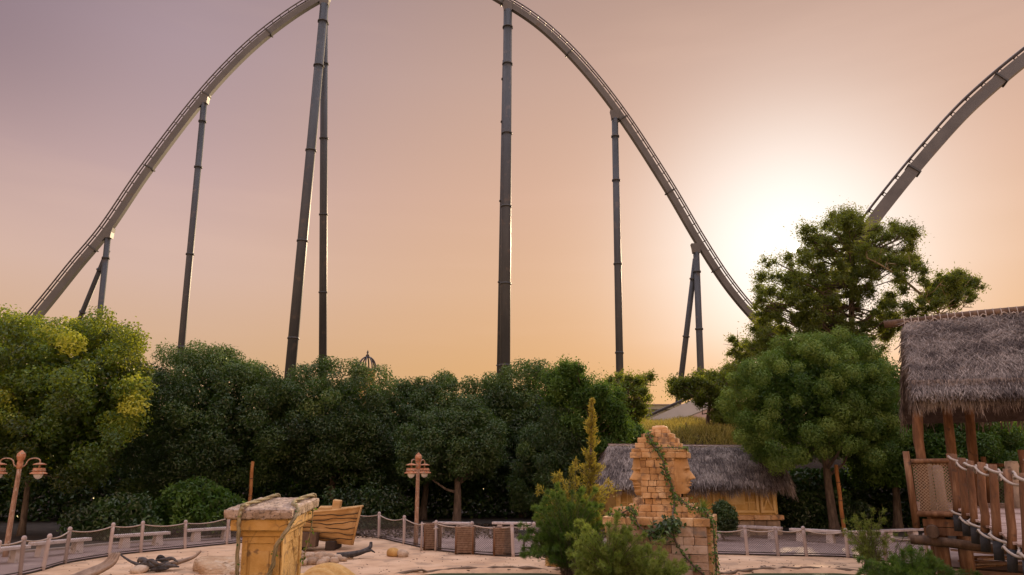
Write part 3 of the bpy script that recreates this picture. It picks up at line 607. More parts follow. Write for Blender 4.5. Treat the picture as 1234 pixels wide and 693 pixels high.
track('steep grey roller coaster track climbing out of the tallest tree crown', [(940, 520), (975, 420), (1010, 336), (1042, 281), (1078, 233), (1122, 180), (1172, 126), (1236, 71), (1300, 25), (1400, -30)], lambda a: 74 - (a - 1040) * .012, hh=.62, hwid=.5, lift=.42, tie=2.9, roll=-.12)
track('short low stretch of pale roller coaster track seen above the hut ridge', [(700, 551), (740, 534), (775, 518), (808, 503), (845, 487), (890, 470), (930, 455)], lambda a: 70 - (a - 775) * .02, hh=.62, hwid=.5, lift=.35, paint='palespine')
def support(label, top, yt, legs, r_top=1.0, haunch=True):
    """legs: (px, py, Y) of a visible low point and radius; each leg is run on down to the ground"""
    t0 = D(top[0], top[1], yt); root = thing('support_column', label, 'coaster support', (t0[0], yt, 0), 0, 'columns that hold up the coaster track')
    o0 = np.array((t0[0], yt, 0))
    for px, py, Y, rp, sx in legs:
        a = D(top[0] + sx[0], top[1] + sx[1], yt + (Y - yt) * .02); b = D(px, py, Y); s = (-.2 - a[2]) / (b[2] - a[2]); b = a + (b - a) * s
        r = rp * .86 * mpp(px, py, Y) / 2; L = np.linalg.norm(b - a); d = (b - a) / L
        leg = MB().tube([a - o0, a + (b - a) * .5 - o0, b - o0], [r * .94, r, r * 1.04], 16).build('column', K['column'], root)
        nj = max(int(L / 13), 1)
        fl = [3.2] + [3.2 + (L - 3.2) * (i + .55) / nj for i in range(nj)] if L > 20 else [L * .35]
        for s_ in fl:
            c = a + d * s_ - o0; MB().cyl(c - d * .12, c + d * .12, r + .11, n=16).build('flange', K['column'], leg)
    if haunch:
        w = r_top; tz = t0 - o0
        k = MB(); V = []
        for (x0, x1, z) in ((-w * .62, w * .62, -.15), (-w * .70, w * .70, .7), (-w * .85, w * .85, 1.35)):
            for y in (-.45, .45): V += [(x0 + tz[0], y, tz[2] + z), (x1 + tz[0], y, tz[2] + z)]
        V = np.array(V)
        for i in (0, 1):
            b = V[i * 4:i * 4 + 8]; k.hexa(b[[0, 1, 3, 2, 4, 5, 7, 6]])
        k.build('bracket', K['spine'], root)
    return root
support('splayed pair of short columns low on the track slope behind the yellow green tree', (130, 286), yA(130), [(120, 385, yA(130), 8.5, (0, 0)), (98, 380, yA(130) + 4, 7, (0, 16))], .9)
support('single leaning column above the gap between the yellow green tree and the next', (246, 124), yA(246), [(218, 424, yA(246), 9.5, (0, 0))], .9)
support('thick raked column with a straight column behind it near the crest', (391, 6), yA(391), [(350, 445, yA(391) - 1, 14.5, (0, 0)), (389, 443, yA(391) + 9, 11, (0, 0))], 1.1)
support('tall upright double column in the middle of the hill crest', (612, 13), yA(612), [(608.5, 447, yA(612), 14.5, (0, 0)), (602.5, 447, yA(612) + 7, 9, (-3, 60))], 1.1)
support('slim upright column on the far slope behind the airy open tree', (741, 143), yA(741), [(747, 455, yA(741), 10.5, (0, 0))], .9)
support('A shaped pair of columns on the low slope above the spreading tree', (839, 304), yA(839), [(844.5, 450, yA(839), 9.5, (0, 0)), (820, 462, yA(839) + 4, 8, (-1, 8))], .9)
# wire dome of a far pavilion over the hedge
o0 = D(441, 470, 70); root = thing('wire_dome', 'thin wire dome finial peeping over the dark hedge trees', 'dome', (o0[0], 70, 0))
rr = 11 * mpp(441, 440, 70); zt = D(441, 430, 70)[2]; zb = D(441, 446, 70)[2]
for a in np.arange(8) * math.pi / 4:
    t = np.linspace(0, math.pi / 2, 8); P = np.stack([np.cos(a) * rr * np.cos(t), np.sin(a) * rr * np.cos(t), zb + (zt - zb) * np.sin(t)], 1); MB().tube(P, .07, 5).build('rib', K['rail'], root)
MB().tube([(rr * math.cos(t), rr * math.sin(t), zb) for t in np.linspace(0, 6.283, 17)], .08, 5).build('ring', K['rail'], root)
MB().lathe([(.0, zt + .7), (.12, zt + .4), (.06, zt + .3), (.2, zt + .1), (.0, zt - .1)]).build('finial', K['rail'], root)
MB().lathe([(rr * .98, zb), (rr * .98, 0), (0, 0)], n=20, smooth=False).build('drum', K['wallplaster'], root)

# ------------------------------------------------------------------ thatch
def thatch_slope(mb, A, B, Cc, Dd, n, rng, length=(.45, .95), width=(.018, .05), lift=.10, messy=.25, thick=.07):
    """ridge A->B, eaves D->C below them; strands lie down the slope"""
    A, B, Cc, Dd = map(lambda v: np.asarray(v, float), (A, B, Cc, Dd)); nr = unit(np.cross(B - A, Dd - A)); nr = nr if nr[2] > 0 else -nr
    u = rng.random(n); v = rng.random(n)
    p = (A + (B - A) * u[:, None]) * (1 - v[:, None]) + (Dd + (Cc - Dd) * u[:, None]) * v[:, None]
    dn = unit((Dd + Cc) / 2 - (A + B) / 2); al = unit(B - A)
    ms = messy * (1.35 - v)
    d = dn + al * (rng.normal(0, 1, n) * ms)[:, None] + nr * (rng.normal(.02, .10, n))[:, None]; d /= np.linalg.norm(d, axis=1, keepdims=True)
    L = rng.uniform(*length, n)[:, None]; w = rng.uniform(*width, n)[:, None]
    p = p + nr * rng.uniform(0, lift, n)[:, None]
    sd = np.cross(d, nr + rng.normal(0, .35, (n, 3))); sd /= np.linalg.norm(sd, axis=1, keepdims=True)
    e = p + d * L + np.array((0, 0, -.10)) * L ** 2
    row = .5 + .22 * np.sin(v * 26 + 2 * noise2(u * 20, v * 6, 2)) * .4
    mb.quads(np.stack([p - sd * w / 2, p + sd * w / 2, e + sd * w * .25, e - sd * w * .25], 1), np.clip(row + .16 * noise2(u * 9, v * 4, 6) + rng.normal(0, .24, n), 0, 1))
def fringe(mb, Dd, Cc, n, rng, length=(.3, .75), width=(.015, .045), depth=.35, slope=(0, -.35, -1)):
    Dd, Cc = np.asarray(Dd, float), np.asarray(Cc, float); u = rng.random(n); p = Dd + (Cc - Dd) * u[:, None]
    s = unit(slope); p = p - s * rng.uniform(0, depth, n)[:, None] + np.array((0, 1, 0)) * rng.uniform(0, .16, n)[:, None]
    wav = 1 + .28 * np.sin(u * 61) * np.sin(u * 23 + 1) + .2 * np.sin(u * 140)
    d = s * .55 + np.array((0, 0, -.6)) + rng.normal(0, .13, (n, 3)); d /= np.linalg.norm(d, axis=1, keepdims=True)
    L = (rng.uniform(*length, n) * wav)[:, None]; w = rng.uniform(*width, n)[:, None]
    sd = np.cross(d, rng.normal(0, .5, (n, 3)) + np.array((0, 1, 0))); sd /= np.linalg.norm(sd, axis=1, keepdims=True); e = p + d * L
    mb.quads(np.stack([p - sd * w / 2, p + sd * w / 2, e + sd * w * .15, e - sd * w * .15], 1), np.clip(rng.normal(.6, .26, n), 0, 1))
def slab(mb, A, B, Cc, Dd, t=.16):
    P = np.array([A, B, Cc, Dd], float); nr = unit(np.cross(P[1] - P[0], P[3] - P[0])); nr = nr if nr[2] > 0 else -nr
    mb.hexa(np.concatenate([P - nr * t, P]))

# ------------------------------------------------------------------ the thatched hut
hy = 35.4
hx0, hx1 = D(742, 600, hy)[0], D(935, 600, hy)[0]
hut = thing('thatched_hut', 'low ochre walled hut under a shaggy grey thatch behind the stone head', 'hut', ((hx0 + hx1) / 2, hy + 2, 0))
def HW(px, py, Y=hy): return D(px, py, Y)
zt = HW(800, 586)[2]
MB().box(((hx0 + hx1) / 2, hy + 2, .95 + (zt - .95) / 2 + .15), (hx1 - hx0, 4, zt - .95 + .7)).build('wall', K['wallplaster'], hut, True)
k = MB(); rng = np.random.default_rng(3)
for zz, hgt in ((.18, .36), (.52, .31)):
    x = hx0 - .1
    while x < hx1 + .05:
        w = min(rng.uniform(.4, .75), hx1 + .12 - x); k.block((x + w / 2, hy + 1.95, zz), (w - .02, 4.3, hgt - .02), None, rng.random(), .02); x += w
k.build('stone_base', K['basestone'], hut, True)
k = MB(); x = hx0 - .18
while x < hx1 + .1:
    w = min(rng.uniform(.6, .9), hx1 + .2 - x); k.block((x + w / 2, hy + 1.95, .80), (w - .015, 4.6, .22), None, rng.random(), .025); x += w
k.build('sill', K['brick'], hut, True)
def panel(x0, x1, cross):
    z0, z1 = 1.0, zt + .1; k = MB()
    for xx in (x0 + .05, x1 - .05): k.box((xx, hy - .03, (z0 + z1) / 2), (.11, .17, z1 - z0))
    for z in (z0 + .06, z1 - .06): k.box(((x0 + x1) / 2, hy - .032, z), (x1 - x0 - .22, .165, .11))
    if cross:
        a = math.atan2(z1 - z0 - .3, x1 - x0 - .25)
        for s in (-1, 1): k.box(((x0 + x1) / 2, hy - .02 - .004 * s, (z0 + z1) / 2), (math.hypot(x1 - x0 - .25, z1 - z0 - .3), .09, .07), roty(-a * s))
    else:
        w = (x1 - x0)
        for f in (.2, .5, .8): k.box((x0 + w * f, hy - .015, (z0 + z1) / 2), (.06, .08, z1 - z0 - .24))
        for f in (.36, .7): k.box(((x0 + x1) / 2, hy - .013, z0 + (z1 - z0) * f), (w - .3, .075, .055))
        k.box(((x0 + x1) / 2, hy - .017, (z0 + z1) / 2), (w * .42, .085, (z1 - z0) * .42), None, .9)
    k.build('carved_panel', K['frameochre'], hut, True)
cuts = [HW(p, 600)[0] for p in (745, 800, 826, 848, 866, 914, 933)]
panel(cuts[0], cuts[1], False); panel(cuts[2] + .05, cuts[3], True); panel(cuts[4] - .3, cuts[5] - .05, False); panel(cuts[5] + .06, cuts[6], True)
MB().box(((cuts[1] + cuts[2]) / 2 + .02, hy - .01, 1.35), (.75, .05, 1.2)).build('doorway', K['walldark'], hut, True)
for xx in (hx0 + .06, hx1 - .06, (hx0 + hx1) / 2): MB().box((xx, hy - .06, (zt + 1) / 2 + .1), (.12, .10, zt - .7)).build('corner_post', K['wallplaster'], hut, True)
ez, rz_ = D(840, 583, 34.3)[2], D(840, 538.5, 37.6)[2]
rx0, rx1 = D(733, 538, 37.6)[0], D(936, 538, 37.6)[0]; ex0, ex1 = D(722, 585, 34.3)[0], D(953, 585, 34.3)[0]
roof = MB(); A, B = (rx0, 37.6, rz_), (rx1, 37.6, rz_ - .08); C_, D_ = (ex1, 34.3, ez - .02), (ex0, 34.3, ez); C2, D2 = (ex1, 40.9, ez), (ex0, 40.9, ez)
slab(roof, A, B, C_, D_); slab(roof, B, A, D2, C2)
for q in ((A, D_, D2), (B, C_, C2)):
    roof.add(np.array(q, float), [[0, 1, 2]]); 
rf = roof.build('roof', K['thatchbed'], hut, True)
rng = np.random.default_rng(8); th = MB()
thatch_slope(th, A, B, C_, D_, 26000, rng, (.25, .7), (.014, .036), .14, .2)
thatch_slope(th, B, A, D2, C2, 2500, rng, (.4, .9), (.03, .07), .14, .2)
fringe(th, D_, C_, 8000, rng, (.25, .62), (.014, .036), .4, (0, -.75, -.75))
e = np.array(C_); fringe(th, B, C_, 1300, rng, (.3, .6), (.02, .05), .1, (.7, -.1, -.7)); fringe(th, A, D_, 900, rng, (.3, .6), (.02, .05), .1, (-.7, -.1, -.7))
th.build('thatch', K['thatch'], rf, True)
k = MB(); u = np.linspace(0, 1, 60); P = np.array(A) + (np.array(B) - np.array(A)) * u[:, None] + np.array((0, -.1, .08)) + np.stack([0 * u, .03 * np.sin(u * 300), .02 * np.sin(u * 190)], 1); k.tube(P, .035, 5)
k.build('ridge_rope', K['ridge'], hut, True)
k = MB(); P = np.array(A) + (np.array(B) - np.array(A)) * u[:, None] + np.array((0, .1, .12)); k.tube(P, .06, 6); k.build('ridge_pole', K['logdark'], hut, True)

# ------------------------------------------------------------------ low buildings on the bank
by = 92.0; a, b = D(740, 493, by), D(835, 493, by); zr = D(785, 488, by)[2]; zg = 6.0
root = thing('flat_roofed_building', 'low flat roofed building with timber doors beyond the low track', 'building', ((a[0] + b[0]) / 2, by + 4, zg))
w = b[0] - a[0]; cx = (a[0] + b[0]) / 2
pale = surf('pale_render', [(.20, .20, .13), (.28, .27, .18), (.34, .32, .22)], .6, .9, .2, 6); timb = surf('red_timber', [(.20, .085, .035), (.32, .15, .065), (.40, .20, .09)], 1.5, .85, .2, 8, stretch=(6, 6, .3)); pink = surf('pink_render', [(.40, .30, .25), (.50, .39, .33)], .6, .9, .1, 6)
MB().box((cx, by + 4, (zg + zr - .6) / 2), (w, 8, zr - zg - .6)).build('wall', pale, root, True)
rf = MB().box((cx, by + 4, zr - .3), (w + .8, 8.8, .56)).build('roof', pale, root, True)
MB().box((cx, by + 4, zr + .02), (w + 1.1, 9.1, .08)).build('roof_edge', K['ridge'], rf, True)
MB().box((cx, by - .25, zr - 2.4), (w + .2, .6, .35)).build('canopy', pink, root, True)
for i in range(3): MB().box((D(803 + i * 9, 515, by)[0], by - .06, zg + 1.6), (.86, .1, 3.0)).build('timber_door', timb, root, True)
by2 = 88.0; a, b = D(823, 493, by2), D(862, 493, by2); z2 = D(840, 492, by2)[2]
root = thing('pink_building', 'pink rendered block half hidden behind the spreading tree', 'building', ((a[0] + b[0]) / 2, by2 + 3, 6))
MB().box(((a[0] + b[0]) / 2, by2 + 3, 6 + (z2 - 6) / 2), (b[0] - a[0], 6, z2 - 6)).build('wall', pink, root, True)
MB().box(((a[0] + b[0]) / 2, by2 + 3, z2 + .15), (b[0] - a[0] + .5, 6.5, .3)).build('roof', pale, root, True)
MB().box((D(838, 500, by2)[0], by2 - .04, z2 - 2.2), (1.0, .1, 1.2)).build('window', K['walldark'], root, True)
# ------------------------------------------------------------------ thatched platform
O = D(1106, 612, 20.9) * np.array((1, 1, 0)); U = np.array((.88, -.475, 0)); U = unit(U); V_ = np.array((-U[1], U[0], 0)); Z = np.array((0, 0, 1.0))
PB = np.stack([U, V_, Z], 1); DZ = 1.86
def PL(u, v, z): return O + U * u + V_ * v + Z * z
plat = thing('thatched_platform', 'raised log platform under a tall shaggy thatched roof at the end of the rope bridge', 'platform', (O[0], O[1], 0))
def ppart(mb, name, m, parent=None): return mb.build(name, K[m] if isinstance(m, str) else m, parent or plat, True)
k = MB(); rng = np.random.default_rng(5); v = 0.02
while v < 7.0:
    w = .19; k.box(PL(3.6, v + w / 2, DZ - .03 + rng.normal(0, .004)), (7.3, w - .012, .06), PB, rng.random()); v += w
ppart(k, 'deck', 'deck')
ppart(MB().tube([PL(-.05, -.02, DZ - .06), PL(1.1, -.03, DZ - .05)], .085, 10), 'edge_log', 'log')
ppart(MB().tube([PL(-.04, .1, DZ - .1), PL(-.04, 6.9, DZ - .1)], .085, 10), 'edge_log', 'log')
for q, du in ((.14, 0), (.36, .004)): ppart(MB().box(PL(.55, .06 + du, DZ - .16 - q), (.95, .05, .2), PB), 'fascia_board', 'log')
ppart(MB().box(PL(4.2, .3, DZ - .3), (6.0, .12, .3), PB), 'fascia_board', 'logdark')
for u, v, r, lean in ((.19, .35, .135, .03), (1.12, 3.3, .14, .02), (1.74, 4.4, .14, .03), (5.5, .4, .15, 0), (5.5, 6.6, .15, 0), (.3, 6.6, .14, 0)):
    z = np.linspace(DZ, 4.95 if v < 1 or v > 6 else 7.2, 9); w = np.random.default_rng(int(u * 100)).normal(0, .018, (9, 2))
    P = np.array([PL(u + lean * (zz - DZ) + a, v + b, zz) for zz, (a, b) in zip(z, w)]); ppart(MB().tube(P, r * (1 + .08 * np.sin(z * 5)), 11), 'roof_post', 'log')
for u, v in ((.45, .25), (1.0, .3), (2.9, .4), (5.3, .4), (.4, 6.4), (5.3, 6.4)):
    ppart(MB().tube([PL(u, v, -.3), PL(u, v, .8), PL(u + .02, v, DZ - .12)], [.19, .18, .17], 11), 'stilt', 'log')
ppart(MB().tube([PL(-.28, -.25, DZ - .72), PL(.6, -.22, DZ - .78), PL(1.9, -.28, DZ - .9)], [.13, .125, .12], 11), 'cross_log', 'logdark')
ppart(MB().tube([PL(.28, -.45, DZ - .50), PL(.28, .6, DZ - .48)], [.16, .15], 12), 'beam_end', 'logdark')
# railing with netting
ppart(MB().tube([PL(-.09, -.02, DZ - .45), PL(-.105, -.03, DZ + .6), PL(-.115, -.03, DZ + 1.62)], [.095, .09, .085], 10), 'rail_post', 'log')
ppart(MB().tube([PL(.98, -.02, DZ - .2), PL(.95, -.02, DZ + 1.55)], .10, 10), 'rail_post', 'log')
ppart(MB().tube([PL(-.02, -.05, DZ + 1.34), PL(1.12, -.04, DZ + 1.36)], .07, 10), 'hand_rail', 'log')
ppart(MB().tube([PL(-.1, 0, DZ + 1.34), PL(-.06, 3, DZ + 1.3), PL(-.05, 6.7, DZ + 1.34)], .06, 10), 'hand_rail', 'logdark')
ppart(MB().tube([PL(0, 6.75, DZ + 1.3), PL(3.5, 6.75, DZ + 1.25), PL(7, 6.75, DZ + 1.3)], .065, 10), 'hand_rail', 'log')
for u in (2.2, 3.6, 5.0): ppart(MB().tube([PL(u, 6.75, DZ), PL(u, 6.75, DZ + 1.55)], .085, 9), 'rail_post', 'log')
def net(mb, a, b, za0, za1, zb0, zb1, cell=.075, r=.006, sag=0.0, out=(0, -1, 0), slack=0.0):
    """diamond net between the uprights a and b; z ranges at a and b; the top edge hangs in a sag"""
    a, b = np.asarray(a, float)[:2], np.asarray(b, float)[:2]; L = np.linalg.norm(b - a); H = max(za1 - za0, zb1 - zb0); out = np.asarray(out, float)
    Q = []
    def pt(x, hfrac):
        f = np.clip(x / L, 0, 1); z0 = za0 + (zb0 - za0) * f; z1 = za1 + (zb1 - za1) * f - sag * 4 * f * (1 - f)
        p = np.zeros((len(x), 3)); p[:, :2] = a + (b - a) * f[:, None]; p[:, 2] = z0 + (z1 - z0) * hfrac; return p + out * (slack * np.sin(np.pi * hfrac) * np.sin(np.pi * f))[:, None]
    nx = int((L + H) / cell) + 1
    for s in (1, -1):
        for i in range(nx):
            x0 = -H + i * cell if s > 0 else i * cell
            lo = max(0, -x0 / H) if s > 0 else max(0, (x0 - L) / H); hi = min(1, (L - x0) / H) if s > 0 else min(1, x0 / H)
            if hi - lo < .02: continue
            h = np.linspace(lo, hi, 5); p = pt(x0 + s * h * H, h)
            for j in range(4):
                d = unit(p[j + 1] - p[j]); w = unit(np.cross(d, (b - a)[0] * np.array((0, 1.0, 0)) - (b - a)[1] * np.array((1.0, 0, 0)))) * r
                Q.append((p[j] - w, p[j] + w, p[j + 1] + w, p[j + 1] - w))
    mb.quads(Q, .5)
k = MB(); net(k, PL(0, -.02, 0), PL(.95, -.02, 0), DZ + .02, DZ + 1.32, DZ + .02, DZ + 1.32, .085, .008, slack=.05); net(k, PL(-.06, 0, 0), PL(-.06, 6.7, 0), DZ, DZ + 1.3, DZ, DZ + 1.3, .1, .008)
ppart(k, 'netting', 'netwarm')
k = MB(); net(k, PL(0, 6.75, 0), PL(7, 6.75, 0), DZ, DZ + 1.25, DZ, DZ + 1.25, .11, .008); ppart(k, 'netting', 'net')
# roof
A = PL(.32, 3.75, 7.70); B = PL(8.6, 3.75, 7.76); D_ = PL(.24, -.05, 4.98); C_ = PL(8.8, -.05, 4.72); D2 = PL(-.1, 7.6, 4.8); C2 = PL(8.8, 7.6, 4.8)
k = MB(); slab(k, A, B, C_, D_, .22); slab(k, B, A, D2, C2, .22); rf = ppart(k, 'roof', 'thatchbed')
k = MB(); k.add(np.array([A - Z * .3, PL(.1, .2, 4.95), PL(.1, 7.3, 4.95)]), [[0, 1, 2]]); ppart(k, 'gable', 'thatchbed', rf)
rng = np.random.default_rng(18); th = MB()
thatch_slope(th, A, B, C_, D_, 80000, rng, (.10, .38), (.007, .022), .2, .6)
thatch_slope(th, B, A, D2, C2, 4000, rng, (.4, .9), (.03, .07), .16, .4)
fringe(th, D_, C_, 19000, rng, (.16, .52), (.007, .022), .6, tuple(-V_ * .5 - Z))
fringe(th, A, D_, 5000, rng, (.15, .4), (.008, .024), .1, tuple(-U * .45 - Z)); fringe(th, A, D2, 900, rng, (.2, .5), (.015, .04), .1, tuple(-U * .4 - Z))
# ragged end of the roof
th.build('thatch', K['thatch'], rf, True)
ppart(MB().tube([A - U * .62 + Z * .1, A + U * 2 + Z * .17, B + Z * .17], [.13, .15, .13], 11), 'ridge_pole', 'logdark')
k = MB(); u = np.linspace(0, 1, 160); P = A + (B - A) * u[:, None] - V_ * .2 + Z * .06 + np.stack([0 * u, 0 * u, .05 * np.sin(u * 190) + .03 * np.sin(u * 77)], 1); k.tube(P, .022, 5)
for t in np.linspace(0, 1, 40): c = A + (B - A) * t; k.tube([c - V_ * .3 - Z * .14, c - V_ * .12 + Z * .24, c + Z * .315, c + V_ * .2 + Z * .1], .015, 5)
ppart(k, 'ridge_rope', 'ridge')
# grey stone stumps and the short bollards on the deck
for u, v, h, r, lb in ((.33, .75, 1.42, .15, 'paler wooden bollard behind the net beside the first roof post'), (.62, .55, 1.25, .13, 'shorter wooden bollard behind the net, nearer the bridge')):
    P = PL(u, v, DZ); b = thing('wooden_bollard', lb, 'bollard', P, 0, 'wooden bollards behind the platform net')
    MB().lathe([(0, 0), (r, 0), (r * .94, h * .5), (r, h - .1), (r * .8, h - .02), (0, h)], n=14).build('shaft', K['postw'], b); MB().lathe([(r * 1.07, h - .22), (r * 1.1, h - .2), (r * 1.1, h - .15), (r * 1.07, h - .13)], n=14).build('collar', K['rope'], b)
P = D(1219, 560, 22.6); b = thing('stone_stump', 'grey stone stump with a flared top on the platform beside the bridge deck', 'stump', (P[0], P[1], DZ))
MB().lathe([(0, 0), (.17, 0), (.15, .5), (.15, 1.0), (.19, 1.22), (.17, 1.36), (0, 1.38)], n=12).build('shaft', K['bench'], b); MB().box((0, 0, .9), (.34, .34, .06)).build('band', K['rope'], b)

# ------------------------------------------------------------------ rope bridge
BP = [(1151, 547.5, 640, 19.75), (1161, 552.0, 646, 19.0), (1171.5, 555, 655, 18.15), (1184, 557.5, 665, 17.1), (1199, 560.5, 676, 16.0), (1217, 565, 689, 14.9), (1237, 569, 704, 13.8), (1262, 574, 722, 12.7), (1292, 580, 744, 11.6), (1330, 588, 775, 10.5)]
o0 = D(BP[4][0], 620, BP[4][3]); o0[2] = 0
br = thing('rope_bridge', 'sagging plank footbridge of brown log posts laced with pale rope', 'bridge', o0)
tops, lows, decks = [], [], []
for i, (px, ty, by_, Y) in enumerate(BP):
    a = D(px, ty, Y); b = D(px + 4.5, by_, Y); a[:2] = (a[:2] + b[:2]) / 2 + (a[:2] - b[:2]) * .3; w = np.random.default_rng(i).normal(0, .009, (6, 3)); P = np.linspace(a, b, 6) + w; P[:, 1] = Y
    r = .084 + .005 * math.sin(i * 2.3)
    cut = 5 * .80; pf = P[:5] * 1.0; pt_ = MB().tube(np.array(pf), r * np.linspace(.95, 1.05, 5), 11, var=.4 + .2 * math.sin(i * 3.1)).build('post', K['log'], br, True)
    MB().tube([P[4] + (P[3] - P[4]) * .05, P[5]], r * 1.12, 11).build('tarred_foot', K['tarfoot'], pt_, True)
    tops.append(P[0] + Z * -.06); lows.append(P[0] * .26 + P[5] * .74); decks.append(P[0] * .27 + P[5] * .73)
tops, lows, decks = map(np.array, (tops, lows, decks))
def lace(P, r, amp, ph):
    k = MB(); pts = []
    for i in range(len(P) - 1):
        for t in np.linspace(0, 1, 9, endpoint=False):
            s = math.sin(math.pi * t); c = math.cos(math.pi * (t + i)); pts.append(P[i] * (1 - t) + P[i + 1] * t + np.array((-.135 * c * ph, .03, -amp * s)))
    k.tube(pts, r, 6); return k
lace(tops, .032, .07, 1).build('hand_rope', K['rope'], br, True)
lace(tops - Z * .05, .028, .15, -1).build('hand_rope', K['rope'], br, True)
lace(lows, .03, .05, 1).build('lower_rope', K['rope'], br, True); lace(lows - Z * .04, .028, .11, -1).build('lower_rope', K['rope'], br, True)
k = MB(); s_ = np.concatenate([[0], np.cumsum(np.linalg.norm(np.diff(decks, axis=0), axis=1))]); rng = np.random.default_rng(9)
for t in np.arange(0, s_[-1], .17):
    c = np.array([np.interp(t, s_, decks[:, q]) for q in range(3)]); c2 = np.array([np.interp(t + .1, s_, decks[:, q]) for q in range(3)]); d = unit(c2 - c); sd = unit(np.cross(d, Z)); sd = sd if sd[0] > 0 else -sd
    up = unit(np.cross(sd, d)); up = up if up[2] > 0 else -up
    k.box(c + sd * (1.25 + rng.normal(0, .03)) + up * .02, (2.4, .155, .05), np.stack([sd, d, up], 1), rng.random())
k.build('plank_deck', K['deck'], br, True)
k = MB(); k.tube(decks + np.array((.2, 0, -.09)), .07, 8); k.build('stringer', K['logdark'], br, True)
k = MB(); k.tube(decks + np.array((2.2, .6, -.09)), .07, 8); k.build('stringer', K['logdark'], br, True)
for i in range(0, len(decks)):
    P = decks[i] + np.array((2.42, .7, 0)); MB().tube([P - Z * .4, P + Z * 1.55], .095, 10).build('post', K['log'], br, True)
lace(tops + np.array((2.42, .7, -.03)), .024, .08, 1).build('hand_rope', K['rope'], br, True)

# ------------------------------------------------------------------ rope fences
def fence(label, pix, hgt=1.06, sag=.05):
    pts = [G(a, b) for a, b in pix]; o = pts[len(pts) // 2]
    root = thing('rope_fence', label, 'fence', (o[0], o[1], 0)); rng = np.random.default_rng(len(pix)); tp = []
    for i, p in enumerate(pts):
        h = hgt + rng.normal(0, .025); r = .062; ln = rng.normal(0, .032, 2); t = p + np.array((ln[0], ln[1], h))
        q = MB(); P = np.linspace(p - Z * .15, t, 5); q.tube(P, [r * 1.05, r, r * .97, r, r * .98], 10, var=rng.random()); q.lathe([(r * 1.12, -.05), (r * 1.15, 0), (r * .7, .05), (0, .06)], t, 10)
        q.build('post', K['postw'], root, True); tp.append(t - Z * .07)
    rp = MB(); bt = MB()
    for i in range(len(tp) - 1):
        a, b = tp[i], tp[i + 1]; L = np.linalg.norm(b - a); sg = sag * L; f = np.linspace(0, 1, 10); P = a + (b - a) * f[:, None]; P[:, 2] -= sg * 4 * f * (1 - f); rp.tube(P, .022, 6)
        f0 = np.linspace(0, 1, 6); P = pts[i] + (pts[i + 1] - pts[i]) * f0[:, None] + Z * .10; bt.tube(P, .018, 5)
    rp.build('top_rope', K['rope'], root, True); bt.build('bottom_rope', K['dark'], root, True)
    for i in range(len(tp) - 1):
        a, b = tp[i], tp[i + 1]; L = np.linalg.norm(b - a); nt = MB(); net(nt, pts[i], pts[i + 1], .08, a[2], .08, b[2], .08, .0042, sag=sag * L); nt.build('netting', K['net'], root, True)
    return root
fence('long netted rope fence curving from the leaning lamp post round to the big shrub', [p for p in FENCE_W if p[0] not in (330, 690)])
fence('shorter netted rope fence between the stone head plinth and the platform', FENCE_E, .96, .075)
# doubled thin posts at the curve, by the lamp
for px, y0, y1, lb in ((507.5, 629, 664, 'thin pale post close beside the twin lantern lamp foot'), (524.5, 634, 664, 'thin pale forked post between the lamp and the cane bins')):
    p = G(px, y1); h = D(px, y0, p[1])[2]; b = thing('thin_post', lb, 'post', p); MB().tube([(0, 0, -.1), (.01, 0, h * .5), (0, 0, h)], [.04, .038, .034], 8).build('shaft', K['postw'], b); MB().tube([(-.08, 0, h - .10), (.09, .0, h - .07)], .035, 7).build('tie', K['rope'], b)

# ------------------------------------------------------------------ benches
bench_spec = [((-34, 664), (33, 657.5), 'concrete bench beside the leaning lamp post foot'), ((38, 654.5), (107, 648.5), 'concrete bench seen through the net just past the leaning lamp post'), ((138, 645.3), (203, 641), 'concrete bench in front of the low dark bush, above the driftwood'),
              ((225, 638.5), (284, 635), 'concrete bench just behind the block pillar, under the leafy bush'), ((523, 629.3), (567, 630), 'pale bench in front of the bare tree trunk'), ((594, 629.3), (640, 630), 'pale bench beside the big shrub and green notice'),
              ((832, 633), (873, 634), 'pale bench half hidden by the stone head plinth'), ((887, 633), (941, 636), 'pale bench in front of the hut base'), ((953, 637), (1012, 640), 'pale bench standing against the dark shade beside the tall orange pole')]
def make_bench():
    b = thing('bench', 'x', 'bench', (0, 0, 0), 0, 'plain slab benches along the path')
    MB().block((0, 0, .46), (1.9, .42, .11), None, .5, .015, .004).build('seat', K['bench'], b)
    for s in (-1, 1):
        k = MB(); k.hexa([(s * .58 - .14, -.17, 0), (s * .58 + .14, -.17, 0), (s * .58 + .14, .17, 0), (s * .58 - .14, .17, 0), (s * .58 - .11, -.15, .41), (s * .58 + .11, -.15, .41), (s * .58 + .11, .15, .41), (s * .58 - .11, .15, .41)]); k.build('leg', K['bench'], b)
    return b
bench0 = make_bench()
for i, (a, b, lb) in enumerate(bench_spec):
    A, B = G(a[0], a[1], .5), G(b[0], b[1], .5); q = bench0 if i == 0 else copy_tree(bench0); L = np.linalg.norm(B - A)
    q.location = tuple((A + B) / 2 * np.array((1, 1, 0)) + np.array((0, 0, .012))); q.rotation_euler = (0, 0, math.atan2(B[1] - A[1], B[0] - A[0])); q.scale = (L / 1.9, 1, 1); q['label'] = lb
A, B = G(1024, 640.5, .5), G(1112, 637, .5)
root = thing('plank_bench', 'long grey plank bench running towards the platform behind the wispy plant', 'bench', ((A[0] + B[0]) / 2, (A[1] + B[1]) / 2, .012), math.atan2(B[1] - A[1], B[0] - A[0])); L = np.linalg.norm(B - A)
MB().block((0, 0, .46), (L, .40, .09), None, .4, .01, .004).build('seat', K['postw'], root)
